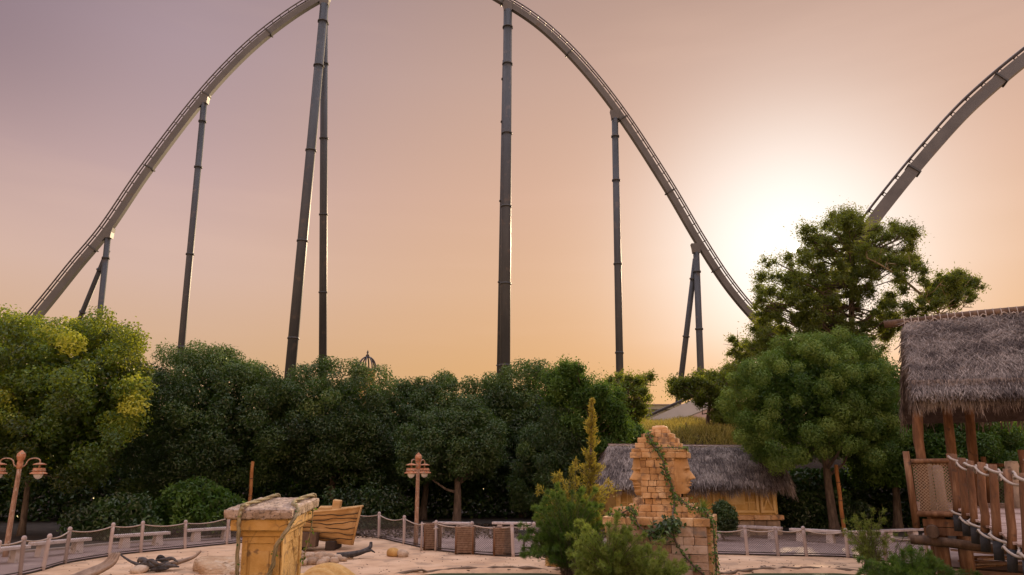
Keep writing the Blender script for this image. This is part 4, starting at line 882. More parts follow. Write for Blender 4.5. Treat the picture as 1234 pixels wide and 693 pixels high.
for s in (-.7, 0, .7): MB().block((s * L / 2, 0, .2), (.3, .32, .41), None, .5, .02).build('leg', K['bench'], root)

# ------------------------------------------------------------------ lamp posts
def make_lamp():
    b = thing('lamp_post', 'x', 'street lamp', (0, 0, 0), 0, 'rusty twin lantern lamp posts'); H = 3.62
    z = np.linspace(-.1, H - .55, 10); k = MB(); k.tube(np.stack([.004 * np.sin(z * 3), .004 * np.cos(z * 2.3), z], 1), np.linspace(.095, .072, 10), 12); k.build('pole', K['pole'], b)
    MB().lathe([(.075, H - .62), (.105, H - .56), (.10, H - .40), (.085, H - .33), (.12, H - .30), (.125, H - .26)], n=12).build('collar', K['rust'], b)
    fn = MB().lathe([(.125, H - .26), (.145, H - .18), (.135, H - .10), (.085, H - .03), (.03, H + .02), (0, H + .04)], n=10, smooth=False).build('finial', K['rust'], b)
    for s in (-1, 1):
        t = np.array([(.09, -.52), (.15, -.53), (.22, -.46), (.25, -.36), (.34, -.28), (.50, -.25), (.64, -.27), (.71, -.33), (.72, -.42)]); P = smooth_line(np.stack([t[:, 0] * s, 0 * t[:, 0], H + t[:, 1]], 1), 3)
        MB().tube(P, .024, 7).build('arm', K['pole'], b)
        x = .72 * s; la = MB().lathe([(0, H - .40), (.10, H - .42), (.215, H - .455), (.22, H - .48), (0, H - .485)], (x, 0, 0), 18).build('hood', K['rust'], b)
        MB().tube([(x, 0, H - .48), (x, 0, H - .60)], .035, 8).build('neck', K['pole'], la)
        sh = MB().lathe([(0, H - .585), (.185, H - .59), (.195, H - .61), (.195, H - .72), (.28, H - .775), (.285, H - .80), (.18, H - .79), (0, H - .785)], (x, 0, 0), 20).build('shade', K['rust'], b)
        MB().lathe([(.15, H - .78), (.155, H - .84), (.12, H - .92), (.05, H - .975), (0, H - .985)], (x, 0, 0), 16).build('glass', K['glass'], sh)
        MB().tube([(x + .21 * math.cos(a), .21 * math.sin(a), H - .68) for a in np.linspace(0, 6.283, 21)], .018, 5).build('band', K['pole'], sh)
    return b
l1 = make_lamp(); p = G(6, 671.5); l1.location = tuple(p); l1['label'] = 'rusty lamp post with its two lanterns spread wide, at the path end of the fence'; l1.rotation_euler.z = .0
l2 = copy_tree(l1); p = G(501, 657); l2.location = tuple(p); l2.rotation_euler.z = R(75); l2['label'] = 'rusty lamp post in front of the hedge with one lantern behind the other'; l2.scale = (1, 1, 1.0)
# short poles
for px, y0, y1, lb in ((298.5, 556, 640, 'orange brown pole half hidden behind the block pillar'), (1018, 560, 647, 'slim orange brown pole against the dark shade of the domed tree')):
    p = G(px, y1); h = D(px - 2, y0, p[1])[2]; b = thing('cane_pole', lb, 'pole', p, 0, 'slim orange brown poles'); z = np.linspace(-.2, h, 8)
    MB().tube(np.stack([-.05 * z / h + .012 * np.sin(z * 4), 0 * z, z], 1), .085, 10).build('shaft', K['canejoint'], b)
    for f in (.25, .5, .75): MB().lathe([(.086, -.03), (.097, 0), (.086, .03)], (-.05 * f, 0, h * f), 10).build('joint', K['log'], b)
# notice on a thin pole
p = G(631.5, 668); b = thing('notice_board', 'small dark green notice on a thin pole in front of the big shrub', 'sign', p); h = D(631.5, 631, p[1])[2]
MB().tube([(0, 0, -.1), (0, 0, h)], .035, 8).build('pole', K['logdark'], b)
gm = surf('green_board', [(.012, .025, .02), (.022, .04, .032)], 5, .6, .1, 20)
MB().block((0, -.06, h - .38), (.42, .035, .32), None, .5, .008).build('board', gm, b)
# cane bins
def make_bin():
    b = thing('cane_bin', 'x', 'bin', (0, 0, 0), 0, 'woven cane bins behind the fence'); w, d, h = .62, .55, .92
    MB().box((0, 0, h / 2 + .03), (w - .05, d - .05, h - .06)).build('liner', K['dark'], b)
    k = MB(); r = .028
    for i in range(26):
        z = .06 + i * (h - .09) / 25; off = .018 * (-1) ** i
        for s in (-1, 1): k.box((0, s * (d / 2 + off * .5), z), (w, .02, .026), None, .5 + .3 * math.sin(i * 9 + s)); k.box((s * (w / 2 + off * .5), 0, z), (.02, d, .026), None, .5 + .3 * math.sin(i * 7 + s))
    k.build('weave', K['wicker'], b)
    for sx in (-1, 1):
        for sy in (-1, 1): MB().cyl((sx * w / 2, sy * d / 2, 0), (sx * w / 2, sy * d / 2, h), .035, n=8).build('corner_post', K['log'], b)
    k = MB()
    for s in (-1, 1): k.box((0, s * d / 2, h), (w + .1, .06, .06)); k.box((s * w / 2, 0, h + .002), (.06, d - .06, .06))
    k.build('rim', K['wicker'], b); return b
bin0 = make_bin()
for i, (px, py, rz, lb) in enumerate(((519.5, 664, .1, 'woven cane bin closest to the twin lantern lamp'), (559.5, 669, -.05, 'woven cane bin standing between the two other cane bins'), (605.5, 671, .06, 'woven cane bin closest to the green notice'))):
    q = bin0 if i == 0 else copy_tree(bin0); p = G(px, py); q.location = (p[0], p[1] + .45, .012); q.rotation_euler.z = rz; q['label'] = lb

# old planks lying under the platform
p = G(1190, 684); ts = thing('timber_pile', 'loose grey brown planks lying under the platform beside its stilts', 'timber', (p[0], p[1], 0)); rng = np.random.default_rng(45)
for i in range(9): MB().box((rng.uniform(-.5, .5), rng.uniform(-.6, .6), .05 + .055 * i), (rng.uniform(1.2, 2.2), .2, .05), rotz(rng.uniform(-.5, .7)) @ roty(rng.uniform(-.05, .05)), rng.random()).build('plank', K['deck'] if i % 2 else K['log'], ts)
# ------------------------------------------------------------------ the stone head on its plinth
SX, SY, SR = D(797, 622, 21.4)[0], 21.4, R(-20)
PW, PD = 2.66, 2.1
plinth = thing('brick_plinth', 'broad weathered block plinth that carries the two faced stone head', 'plinth', (SX, SY, 0), SR)
rng = np.random.default_rng(77)
def courses(k, x0, x1, z0, z1, yc, dep, rh, bmin, bmax, rng, jit=.010, along='x', gap=.009, ch=.011, vbias=0.0):
    z = z0
    while z < z1 - .03:
        h = min(rh * rng.uniform(.85, 1.15), z1 - z); x = x0
        if z1 - z - h < .06: h = z1 - z
        while x < x1 - .01:
            w = rng.uniform(bmin, bmax); w = x1 - x if x1 - x - w < bmin * .6 else w; o = rng.normal(0, jit)
            c, d = ((x + w / 2, yc + o, z + h / 2), (w - gap, dep, h - gap)) if along == 'x' else ((yc + o, x + w / 2, z + h / 2), (dep, w - gap, h - gap))
            k.block(c, d, None, float(np.clip(rng.normal(.5 + vbias, .25), 0, 1)), ch, .004); x += w
        z += h
ZP = 1.52
MB().box((0, 0, ZP / 2 - .1), (PW - .14, PD - .14, ZP + .18)).build('core', K['mortar'], plinth)
k = MB(); courses(k, -PW / 2, PW / 2, 0, ZP, -PD / 2, .22, .215, .24, .58, rng); k.build('block_wall', K['brickgrey'], plinth)
k = MB(); courses(k, -PW / 2, PW / 2, 0, ZP, PD / 2, .22, .215, .3, .6, rng); k.build('block_wall', K['brickgrey'], plinth)
k = MB(); courses(k, -PD / 2 + .12, PD / 2 - .12, 0, ZP, PW / 2 - .02, .2, .215, .3, .7, rng, along='y'); k.build('side_wall', K['brick'], plinth)
k = MB(); courses(k, -PD / 2 + .12, PD / 2 - .12, 0, ZP, -PW / 2 + .02, .2, .215, .3, .7, rng, along='y'); k.build('side_wall', K['brick'], plinth)
MB().box((PW / 2 + .085, -.15, .85), (.03, .16, .75)).build('slot', K['mortar'], plinth)
k = MB(); e = .10
courses(k, -PW / 2 - e, PW / 2 + e, ZP, ZP + .21, -PD / 2 + .08, .42, .21, .26, .42, rng, .02); courses(k, -PW / 2 - e, PW / 2 + e, ZP, ZP + .21, PD / 2 - .08, .42, .21, .3, .5, rng, .02)
courses(k, -PD / 2 + .3, PD / 2 - .3, ZP, ZP + .205, PW / 2 - .08, .38, .205, .3, .5, rng, .02, 'y'); courses(k, -PD / 2 + .3, PD / 2 - .3, ZP, ZP + .205, -PW / 2 + .08, .38, .205, .3, .5, rng, .02, 'y')
k.build('coping', K['brick'], plinth)
ZT = ZP + .21
head = thing('stone_statue', 'tan sandstone head with two calm profile faces and a stepped block crown', 'statue', (SX, SY, ZT - .03), SR)
# local z from the coping: the coordinates below are from the top of the plinth
def hz(zy): return (4.59 - zy * .00682) - ZT + .03
def hx(zx): return (zx - 268) * .00682
k = MB()
def ring_course(k, x0, x1, z0, z1, d, bmin, bmax, vb=0.0):          # a storey of blocks all round
    courses(k, x0, x1, z0, z1, -d / 2 + .1, .24, z1 - z0, bmin, bmax, rng, .022, vbias=vb); courses(k, x0, x1, z0, z1, d / 2 - .1, .24, z1 - z0, bmin, bmax, rng, .02)
    for s, xx in ((-1, x0 + .1), (1, x1 - .1)): courses(k, -d / 2 + .22, d / 2 - .22, z0, z1, xx, .22, z1 - z0, bmin, bmax, rng, .015, 'y')
ring_course(k, hx(128), hx(415), hz(440) , hz(402), 1.35, .26, .40)
ring_course(k, hx(150), hx(398), hz(402), hz(374), 1.25, .22, .36)
ring_course(k, hx(168), hx(372), hz(374), hz(350), 1.15, .2, .34)
k.build('stepped_base', K['brick'], head)
k = MB(); zc = 350
rows = [350, 327, 303, 279, 254, 227, 199, 173, 150]
for a, b in zip(rows[:-1], rows[1:]):
    courses(k, hx(206 - (350 - a) * .02), hx(342 + (350 - a) * .01), hz(a), hz(b), -.56 + .0007 * (350 - a), .22, hz(b) - hz(a), .15, .29, rng, .016)
k.build('block_front', K['brick'], head)
k = MB()
for a, b in zip(rows[:-1], rows[1:]): courses(k, hx(206), hx(342), hz(a), hz(b), .52, .22, hz(b) - hz(a), .2, .3, rng, .02)
k.build('block_rear', K['brick'], head)
MB().box((0, 0, (hz(360) + hz(90)) / 2), (.80, .80, hz(90) - hz(360))).build('core', K['mortar'], head)
k = MB()
for (a, b, x0, x1, d, bm) in ((190, 166, 164, 392, 1.22, .36), (166, 150, 170, 384, 1.18, .34), (150, 128, 184, 362, 1.08, .3), (128, 106, 196, 350, .98, .3), (106, 88, 218, 336, .84, .26), (88, 72, 240, 318, .6, .22)):
    ring_course(k, hx(x0), hx(x1), hz(a), hz(b), d, bm * .6, bm)
k.block((hx(280), 0, hz(66)), (.42, .42, .12), None, .5, .04); k.block((hx(281), .0, hz(59)), (.26, .26, .07), None, .7, .03)
k.build('stepped_crown', K['brick'], head)
def face(cx, ang, z0, z1, Rr, cy=-.02):
    nt, nz = 61, 64; th = np.linspace(-R(105), R(105), nt); zz = np.linspace(0, 1, nz); T_, ZZ = np.meshgrid(th, zz, indexing='ij'); g = lambda x, s: np.exp(-(x / s) ** 2)
    deg = np.degrees(T_); base = .80 + .20 * np.sin(math.pi * np.clip(ZZ * .9 + .07, 0, 1)) ** .8 - .10 * (1 - ZZ) ** 2
    r = Rr * base * (1 + .14 * np.cos(T_))
    nose = np.clip((.64 - ZZ) / (.64 - .41), 0, 1) * (1 / (1 + np.exp(-(ZZ - .385) / .010))); r = r + .165 * nose * g(deg, 8 + 5 * np.clip((.5 - ZZ) / .1, 0, 1))
    for s in (-1, 1):
        r = r - .095 * g(deg - s * 25, 14) * g(ZZ - .60, .055) + .055 * g(deg - s * 27, 9) * g(ZZ - .59, .024) + .045 * g(deg - s * 23, 14) * g(ZZ - .685, .026) + .035 * g(deg - s * 40, 16) * g(ZZ - .42, .10)
        r = r + .05 * g(deg - s * 78, 6) * g(ZZ - .52, .16) - .025 * g(deg - s * 69, 4) * g(ZZ - .52, .15)
    r = r + .072 * g(deg, 16) * (g(ZZ - .290, .024) + .95 * g(ZZ - .225, .026)) - .05 * g(deg, 20) * g(ZZ - .257, .010) + .055 * g(deg, 20) * g(ZZ - .09, .07) - .03 * g(deg, 20) * g(ZZ - .165, .03)
    for j in (.30, .55, .80): r = r - .006 * g(ZZ - j, .006)
    z = z0 + (z1 - z0) * ZZ; x = cx + r * np.cos(T_ + ang) ; y = cy + r * np.sin(T_ + ang)
    k = MB(); k.grid(np.stack([x, y, z], -1).reshape(-1, 3), nt, nz, .5); return k
face(hx(222), R(180 + 40), hz(340), hz(186), .40, -.12).build('face', K['face'], head)
face(hx(326), R(4), hz(332), hz(184), .43, -.12).build('face', K['face'], head)
# blocks that have fallen on the coping
for x, y, w, d, h, lb in ((-1.02, -.75, .38, .36, .26, 'larger loose square block on the outer corner of the plinth top'), (-.62, -.86, .22, .24, .2, 'small loose block beside the larger one on the plinth top'), (1.0, -.72, .34, .3, .28, 'loose block on the plinth top beside the fern pot')):
    p = np.array((SX, SY, 0)) + rotz(SR) @ np.array((x, y, 0)); o = MB().block((0, 0, h / 2), (w, d, h), None, .6, .03, .008).build('loose_block', K['brick'], None); o.location = (p[0], p[1], ZT - .02); o.rotation_euler.z = SR + .1; tag(o, lb, 'block', 'loose blocks on the plinth')
def on_statue(x, y, z): return np.array((SX, SY, 0)) + rotz(SR) @ np.array((x, y, z))
# fern in a pot
p = on_statue(1.18, -.35, ZT); b = thing('fern_pot', 'spiky green fern growing on the plinth corner beside the stone face', 'plant', p)
MB().lathe([(0, 0), (.16, 0), (.2, .14), (.17, .16), (0, .14)], n=12).build('pot', K['mortar'], b)
rng = np.random.default_rng(4); k = MB()
for i in range(46):
    a = rng.uniform(0, 6.28); L = rng.uniform(.25, .5); ln = rng.uniform(.3, 1.0); t = np.linspace(0, 1, 6); P = np.stack([np.cos(a) * L * ln * t, np.sin(a) * L * ln * t, .12 + L * (t - .45 * ln * t * t)], 1); s = np.array((-math.sin(a), math.cos(a), 0)) * .016
    for j in range(5): w0, w1 = 1 - .15 * j, 1 - .15 * (j + 1); k.quads([(P[j] - s * w0, P[j] + s * w0, P[j + 1] + s * w1, P[j + 1] - s * w1)], rng.random())
k.build('fronds', K['f_sage'], b)
def vine(label, P, r=.018, leafm='f_mid', n=60, leaf=.10, seed=1, spread=.07, stem='barkpale', name='vine', strands=1):
    P = smooth_line(P, 6); o0 = P[len(P) // 2]; rng = np.random.default_rng(seed); root = thing(name, label, 'vine', o0); k = MB()
    for s in range(strands):
        ph = s * 6.283 / strands; t = np.arange(len(P)) * .55 + ph; off = np.stack([np.cos(t), np.sin(t * .9), np.sin(t)], 1) * (r * .9 if strands > 1 else r * .3)
        k.tube(P + off - o0, r * (1 + .2 * np.sin(t * 2.1)), 6)
    k.build('stem', K[stem], root)
    if n:
        i = rng.integers(0, len(P) - 1, n); c = P[i] + (P[i + 1] - P[i]) * rng.random((n, 1)) + rng.normal(0, spread, (n, 3)) - o0
        MB().quads(leaf_quads(rng, c, rng.normal(0, .5, (n, 3)) + np.array((0, -1, .4)), leaf, leaf * .55), rng.random(n)).build('leaves', K[leafm], root)
yf = -.74
vine('leafy vine climbing from the plinth over the stone head to its crown', [on_statue(*q) for q in ((1.52, -1.0, .05), (1.1, -1.26, .45), (.75, -1.26, .8), (.52, -1.24, 1.2), (.48, -1.3, 1.7), (.50, -.80, 2.1), (.42, -.80, 2.6), (.30, -.80, 2.95), (.22, -.80, 3.25), (.08, -.72, 3.5), (-.12, -.62, 3.85), (-.2, -.5, 4.0))], .026, 'f_mid', 230, .11, 2, .05, 'bark')
vine('thin vine looping round the forehead of the stone head under its crown', [on_statue(*q) for q in ((-.15, -.66, 3.75), (.05, -.72, 3.6), (.35, -.76, 3.57), (.72, -.70, 3.57), (.84, -.3, 3.55), (.8, .2, 3.54))], .016, 'f_mid', 70, .08, 3, .03, 'bark')
vine('thin vine hanging down the chin side of the stone head to the coping', [on_statue(*q) for q in ((.50, -.84, 2.3), (.8, -.95, 2.1), (1.1, -.95, 1.95), (1.35, -1.0, 1.85), (1.48, -.98, 1.6), (1.5, -1.0, 1.0), (1.5, -1.0, .4), (1.42, -1.1, .02))], .018, 'f_mid', 330, .09, 4, .055, 'bark')
vine('drooping vine across the shady half of the plinth', [on_statue(*q) for q in ((-1.3, -.9, 1.78), (-.95, -1.2, 1.8), (-.62, -1.22, 1.95), (-.5, -1.28, 1.72), (-.35, -1.3, 1.45), (0, -1.3, 1.28), (.3, -1.32, 1.35), (.55, -1.3, 1.55))], .02, 'f_mid', 190, .11, 5, .07, 'bark')
vine('thick leafy swag of vine bunched under the coping', [on_statue(*q) for q in ((-.05, -1.36, 1.36), (.2, -1.38, 1.42), (.42, -1.38, 1.55), (.6, -1.36, 1.6))], .03, 'f_dark', 260, .15, 6, .10, 'bark')

# ------------------------------------------------------------------ the leaning block pillar
PX0, PX1, PY0, PY1 = D(275, 609, 13.35)[0], D(356, 611, 13.35)[0], 13.35, 15.15
tl = rotx(R(4.2)); pc = np.array(((PX0 + PX1) / 2, (PY0 + PY1) / 2, 0)); zc = 2.40
pil = thing('block_pillar', 'ochre plastered pillar with a rough flat cap and a rope of vine hung round it', 'pillar', pc)
w, d = PX1 - PX0, PY1 - PY0
def pl(V): return np.asarray(V, float) @ tl.T
def pblock(c, dim, ch=.02, var=.5, jit=.006): k = MB(); k.block(pl(c), dim, tl, var, ch, jit); return k
MB_cap = MB()
nx, ny = 40, 50; gx, gy = np.meshgrid(np.linspace(-1, 1, nx), np.linspace(-1, 1, ny), indexing='ij'); rg = np.random.default_rng(2)
ed = np.maximum(np.abs(gx) ** 8, np.abs(gy) ** 8)
top = np.stack([gx * w / 2 * (1 - .012 * ed), gy * d / 2 * (1 - .012 * ed), zc + .0 - .035 * np.maximum(np.abs(gx), np.abs(gy)) ** 14 + .014 * noise2(gx * 9, gy * 9, 1) + rg.normal(0, .004, gx.shape)], -1)
MB_cap.grid(pl(top.reshape(-1, 3)), nx, ny)
per = [(-1, t) for t in np.linspace(-1, 1, 26)][:-1] + [(t, 1) for t in np.linspace(-1, 1, 20)][:-1] + [(1, -t) for t in np.linspace(-1, 1, 26)][:-1] + [(-t, -1) for t in np.linspace(-1, 1, 20)][:-1]
per = np.array(per); lay = []
for zz, sc in ((-.03, .985), (-.07, 1.0), (-.16, .995), (-.185, .975), (-.19, .6)):
    j = rg.normal(0, .006, len(per)); lay.append(np.stack([per[:, 0] * (w / 2 * sc + j), per[:, 1] * (d / 2 * sc + j), np.full(len(per), zc + zz) + rg.normal(0, .004, len(per))], 1))
MB_cap.grid(pl(np.concatenate(lay)), 5, len(per), .4, False, True)
MB_cap.build('cap', K['pillarcap'], pil)
pblock((0, 0, zc - .29), (w - .17, d - .2, .20), .02).build('upper_moulding', K['pillar'], pil)
pblock((0, 0, zc - .45), (w - .38, d - .42, .13), .02).build('lower_moulding', K['pillar'], pil)
sw, sd_ = w - .52, d - .56; sz0, sz1 = -.7, zc - .51
pblock((0, 0, (sz0 + sz1) / 2), (sw, sd_, sz1 - sz0), .03).build('shaft', K['pillar'], pil)
zb_ = 1.05
k = MB(); t = .035
for xx in (-sw / 2 + .05, sw / 2 - .05): k.block(pl((xx, -sd_ / 2 - t / 2, (sz1 + zb_) / 2 - .35)), (.10, t, sz1 - zb_ + .7), tl, .5, .01)
for zz in (sz1 - .06,): k.block(pl((0, -sd_ / 2 - t / 2, zz)), (sw - .2, t - .006, .12), tl, .5, .01)
k.block(pl((-.02, -sd_ / 2 - .006, sz1 - .8)), (sw - .34, .02, 1.1), tl, .7, .008)
k.build('front_panel', K['pillar'], pil)
k = MB()
for yy in (-sd_ / 2 + .07, sd_ / 2 - .07): k.block(pl((sw / 2 + t / 2, yy, (sz1 + zb_) / 2 - .35)), (t, .14, sz1 - zb_ + .7), tl, .5, .01)
k.block(pl((sw / 2 + t / 2, 0, sz1 - .08)), (t - .006, sd_ - .28, .16), tl, .5, .01)
k.build('side_panel', K['pillar'], pil)
def pp(x, y, z): return pc + pl((x, y, z))
h = w / 2; dd = d / 2
vine('twisted rope like vine over the near side of the pillar cap', [pp(-.22, dd + .02, zc - .1), pp(-.22, dd - .08, zc + .04), pp(-.24, 0, zc + .045), pp(-.27, -dd + .12, zc + .05), pp(-.29, -dd - .035, zc - .02), pp(-.31, -dd - .04, zc - .2), pp(-.33, -dd + .04, zc - .5), pp(-.34, -dd + .1, zc - 1.0), pp(-.30, -dd + .16, zc - 1.4), pp(-.1, -dd + .2, zc - 1.75), pp(.0, -dd + .22, zc - 2.2)], .022, 'f_mid', 26, .06, 7, .025, 'barkpale', strands=3)
vine('twisted rope like vine slung from the far pillar corner down across its front', [pp(h - .1, dd + .02, zc - .08), pp(h - .1, dd - .1, zc + .045), pp(h - .18, 0, zc + .045), pp(h - .12, -dd * .5, zc + .03), pp(h + .03, -dd * .75, zc - .06), pp(h - .06, -dd - .03, zc - .35), pp(.33, -dd + .06, zc - .65), pp(.25, -dd + .16, zc - 1.0), pp(.12, -dd + .2, zc - 1.25), pp(-.06, -dd + .2, zc - 1.55), pp(-.16, -dd + .22, zc - 2.1)], .022, 'f_mid', 40, .06, 8, .025, 'barkpale', strands=3)
vine('thin vine dangling from the rear edge of the pillar cap', [pp(h - .03, dd * .6, zc - .15), pp(h - .04, dd * .62, zc - .5), pp(h - .10, dd * .6, zc - .8), pp(h - .16, dd * .58, zc - 1.15)], .011, 'f_mid', 24, .08, 9, .03, 'barkpale')
# shell shaped carved boulder at the pillar's foot
p = D(384, 700, 16.4); o0 = np.array((p[0], 16.4, -.3)); sh = MB(); nu, nv_ = 26, 40
uu, vv = np.meshgrid(np.linspace(0, 1, nu), np.linspace(0, math.pi, nv_), indexing='ij')
rr_ = (.62 * np.sin(np.clip(uu, .02, 1) * 1.75) ** .7) * (.92 + .12 * np.abs(np.cos(vv * 9)))
X_ = -.55 + 1.5 * uu; Y_ = rr_ * np.cos(vv) * 1.2; Z_ = .42 + rr_ * np.sin(vv) * 1.35 - .75 * uu ** 2 + .06
sh.grid(np.stack([X_, Y_, Z_ + .35], -1).reshape(-1, 3), nu, nv_); sh.rock((-.35, 0, .55), (1.1, 1.2, 1.3), 5, 18, .4, .12)
o = sh.build('shell_boulder', K['yrock'], None); o.location = tuple(o0); o.rotation_euler = (0, 0, R(-12)); tag(o, 'ribbed shell shaped yellow boulder at the foot of the pillar', 'boulder')

# ------------------------------------------------------------------ broken boat
bA = G(432, 664); bY = bA[1] + .2; b0 = np.array((D(392, 650, bY)[0], bY + .5, 0))
boat = thing('broken_boat', 'broken ochre planked boat bow beached behind the pillar', 'boat', b0)
nu, nv_ = 30, 18; u = np.linspace(0, 1, nu); v = np.linspace(0, 1, nv_); UU, VV = np.meshgrid(u, v, indexing='ij')
Lb = 3.5; x0 = D(431, 640, bY)[0] - b0[0]
def hull_pt(UU, VV, side):
    beam = .62 * np.clip(1 - UU ** 6, 0, 1) ** .5 + .22; zt_ = 1.42 + .16 * UU ** 2 - .1 * (1 - UU); zb = .14 + .55 * (1 - UU) ** 1.2
    q = VV ** .75; xs = x0 - Lb + (Lb - .28 * (1 - VV)) * UU; st = .011 * ((np.floor(VV * 5.0) % 2) * 2 - 1) * 0 + .035 * (VV * 5 % 1)
    return np.stack([xs, side * (beam * (.25 + .75 * q) + st * .9), zb + (zt_ - zb) * VV + .03 * np.sin(UU * 6) * (VV - .5)], -1)
for s in (-1, 1):
    P = hull_pt(UU, VV, s); k = MB()
    for r_ in range(nv_ - 1):
        k.grid(P[:, r_:r_ + 2].reshape(-1, 3), nu, 2, .3 + .5 * ((r_ * 5 // nv_) * .37 % 1), False)
    k.build('hull_side', K['hull'], boat)
P = np.stack([hull_pt(np.ones(nv_), v, -1), hull_pt(np.ones(nv_), v, 1)], 1); k = MB(); k.grid(P.reshape(-1, 3), nv_, 2, .4, False); k.build('transom', K['hull'], boat)
k = MB(); P = np.concatenate([hull_pt(UU[:, -1:], VV[:, -1:] * 0 + 1, -1)[:, 0], hull_pt(UU[:, -1:], VV[:, -1:] * 0 + 1, 1)[::-1, 0]]); k.tube(P, .045, 6); k.build('gunwale', K['hull'], boat)
for j in range(1, 7):
    P = hull_pt(u, np.full(nu, j / 7 + .01), -1) + np.array((0, -.012, .02 * math.sin(j * 5))); k = MB(); P[:, 2] += .035 * np.sin(u * 13 + j * 2) + .015 * np.sin(u * 37 + j); k.tube(P, .017, 5); k.build('plank_seam', K['dark'], boat)
MB().tube([(x0 + .01, -.24, 1.6), (x0 - .13, -.19, .85), (x0 - .26, -.10, .16)], [.05, .055, .05], 7).build('stem', K['hull'], boat)
MB().box((x0 - 1.6, .05, 1.28), (2.4, 1.1, .05)).build('deck', K['hull'], boat)
MB().block((x0 - .95, -.1, 1.52), (.30, .34, .62), roty(.12), .6, .03).build('post_stump', K['hull'], boat)
MB().block((x0 - 1.35, 0, 1.42), (.6, .5, .34), rotz(.2), .5, .05).build('thwart', K['hull'], boat)
MB().block((x0 - .55, -.05, 1.38), (.42, .3, .26), rotz(-.3) @ roty(.3), .4, .06).build('broken_plank', K['hull'], boat)
for x in (x0 - 1.0, x0 - 2.3): MB().block((x, .0, .17), (.35, 1.3, .34), None, .5, .03).build('cradle', K['dark'], boat)
MB().box((x0 - 1.9, -.75, .42), (.9, .5, .5), roty(.04)).build('fallen_timber', K['logdark'], boat)

# ------------------------------------------------------------------ rocks, driftwood
def rock(px, py, dim, label, m='rock', seed=1, rz=0.0, group=None, name='rock', n=14, sink=.18, rough=.16, power=.8):
    p = G(px, py); z = float(ground_z(np.array([p[0]]), np.array([p[1]]))[0]); o = MB().rock((0, 0, dim[2] * (.5 - sink)), dim, seed, n, (seed * .37) % 1, rough, rz, power).build(name, K[m], None); o.location = (p[0], p[1] + dim[1] * .3, z); return tag(o, label, 'rock', group)
GB = 'pale stones in a row beside the boat'; rng = np.random.default_rng(31)
stone_px = [(361, 673), (367, 677), (373, 674), (379, 678), (385, 675), (391, 679), (396, 676), (402, 679), (407, 675), (413, 677), (419, 674), (375, 681), (386, 683), (364, 682)]
for i, (a, b) in enumerate(stone_px): s = rng.uniform(.22, .36); rock(a, b, (s * 1.1, s, s * .9), 'rounded pale stone in the row at the foot of the broken boat', 'rock', 100 + i, rng.uniform(0, 3), GB)
GS = 'knobbly stones edging the big shrub'
stone_px = [(646, 664), (652, 668), (658, 667), (664, 671), (671, 672), (678, 676), (684, 680), (688, 684), (694, 687), (699, 691), (690, 690), (704, 694), (682, 675), (676, 670)]
for i, (a, b) in enumerate(stone_px): s = rng.uniform(.24, .40); rock(a, b, (s * 1.2, s, s * .9), 'knobbly tan stone in the edging round the big shrub', 'rock', 140 + i, rng.uniform(0, 3), GS)
p = G(668, 684.5); o = MB().block((0, .2, .17), (.42, .42, .34), None, .6, .03, .008).build('yellow_block', K['yrock'], None); o.location = tuple(p); o.rotation_euler.z = .15; tag(o, 'square yellow block on the sand by the shrub edging', 'block')
rock(473, 671, (.46, .5, .34), 'yellow half of a split rock on the bare sand', 'yrock', 160, .3, None); rock(484, 671.5, (.40, .4, .32), 'paler half of a split rock on the bare sand', 'rock', 161, .3, None)
rock(256, 690, (1.5, 1.7, .55), 'broad flat layered boulder between the driftwood and pillar', 'boulder', 162, .2, None, 'boulder', 26, .25, .26, .6)
rock(291, 686, (.26, .3, .42), 'small upright pale stone beside the pillar foot', 'rock', 163); rock(283, 692, (.3, .3, .2), 'small pale stone between the flat boulder and pillar', 'rock', 164)
rock(842, 692, (.55, .5, .4), 'orange stone at the foot of the plinth corner', 'yrock', 165); rock(815, 694, (.5, .5, .4), 'orange brown stone under the shrub beside the plinth', 'yrock', 166)
for i, (a, b, lb) in enumerate(((870, 672, 'flat dark driftwood sliver'),)): pass
dw = thing('driftwood_heap', 'heap of black charred driftwood on the sand before the benches', 'driftwood', G(190, 688))
rng = np.random.default_rng(66)
for i in range(16):
    a = rng.uniform(-.7, .7); L = rng.uniform(.35, 1.0); c = np.array((rng.uniform(-.45, .35), rng.uniform(-.25, .3), .08 + .05 * (i % 5))); dv = np.array((math.cos(a), math.sin(a) * .6, rng.uniform(-.12, .2)))
    P = np.array([c - dv * L / 2, c - dv * L * .2 + rng.normal(0, .05, 3), c + dv * L * .2 + rng.normal(0, .05, 3), c + dv * L / 2]); MB().tube(smooth_line(P, 4), np.concatenate([np.linspace(.03, .09, 6), np.linspace(.09, .02, 7)]) * rng.uniform(.45, 1.0), 6, var=rng.random()).build('branch', K['drift'], dw)
MB().tube(smooth_line([(.1, .1, .12), (.5, .25, .22), (.85, .45, .34), (1.05, .5, .52)], 4), np.linspace(.09, .03, 13), 8).build('pale_branch', K['driftpale'], dw)
MB().tube(smooth_line([(-.5, .2, .12), (-1.0, .4, .2), (-1.5, .55, .42)], 4), np.linspace(.06, .02, 9), 7).build('branch', K['drift'], dw)
lg = thing('fallen_branch', 'mossy dark branch lying at the end of the pale stone row', 'driftwood', G(424, 674))
MB().tube(smooth_line([(-.5, -.1, .1), (-.1, .0, .14), (.25, .2, .2), (.5, .5, .32), (.52, .6, .5)], 4), np.linspace(.13, .05, 17), 9).build('limb', K['drift'], lg); MB().tube([(.3, .25, .2), (.62, .2, .27), (.75, .18, .2)], [.05, .04, .02], 7).build('twig', K['drift'], lg)
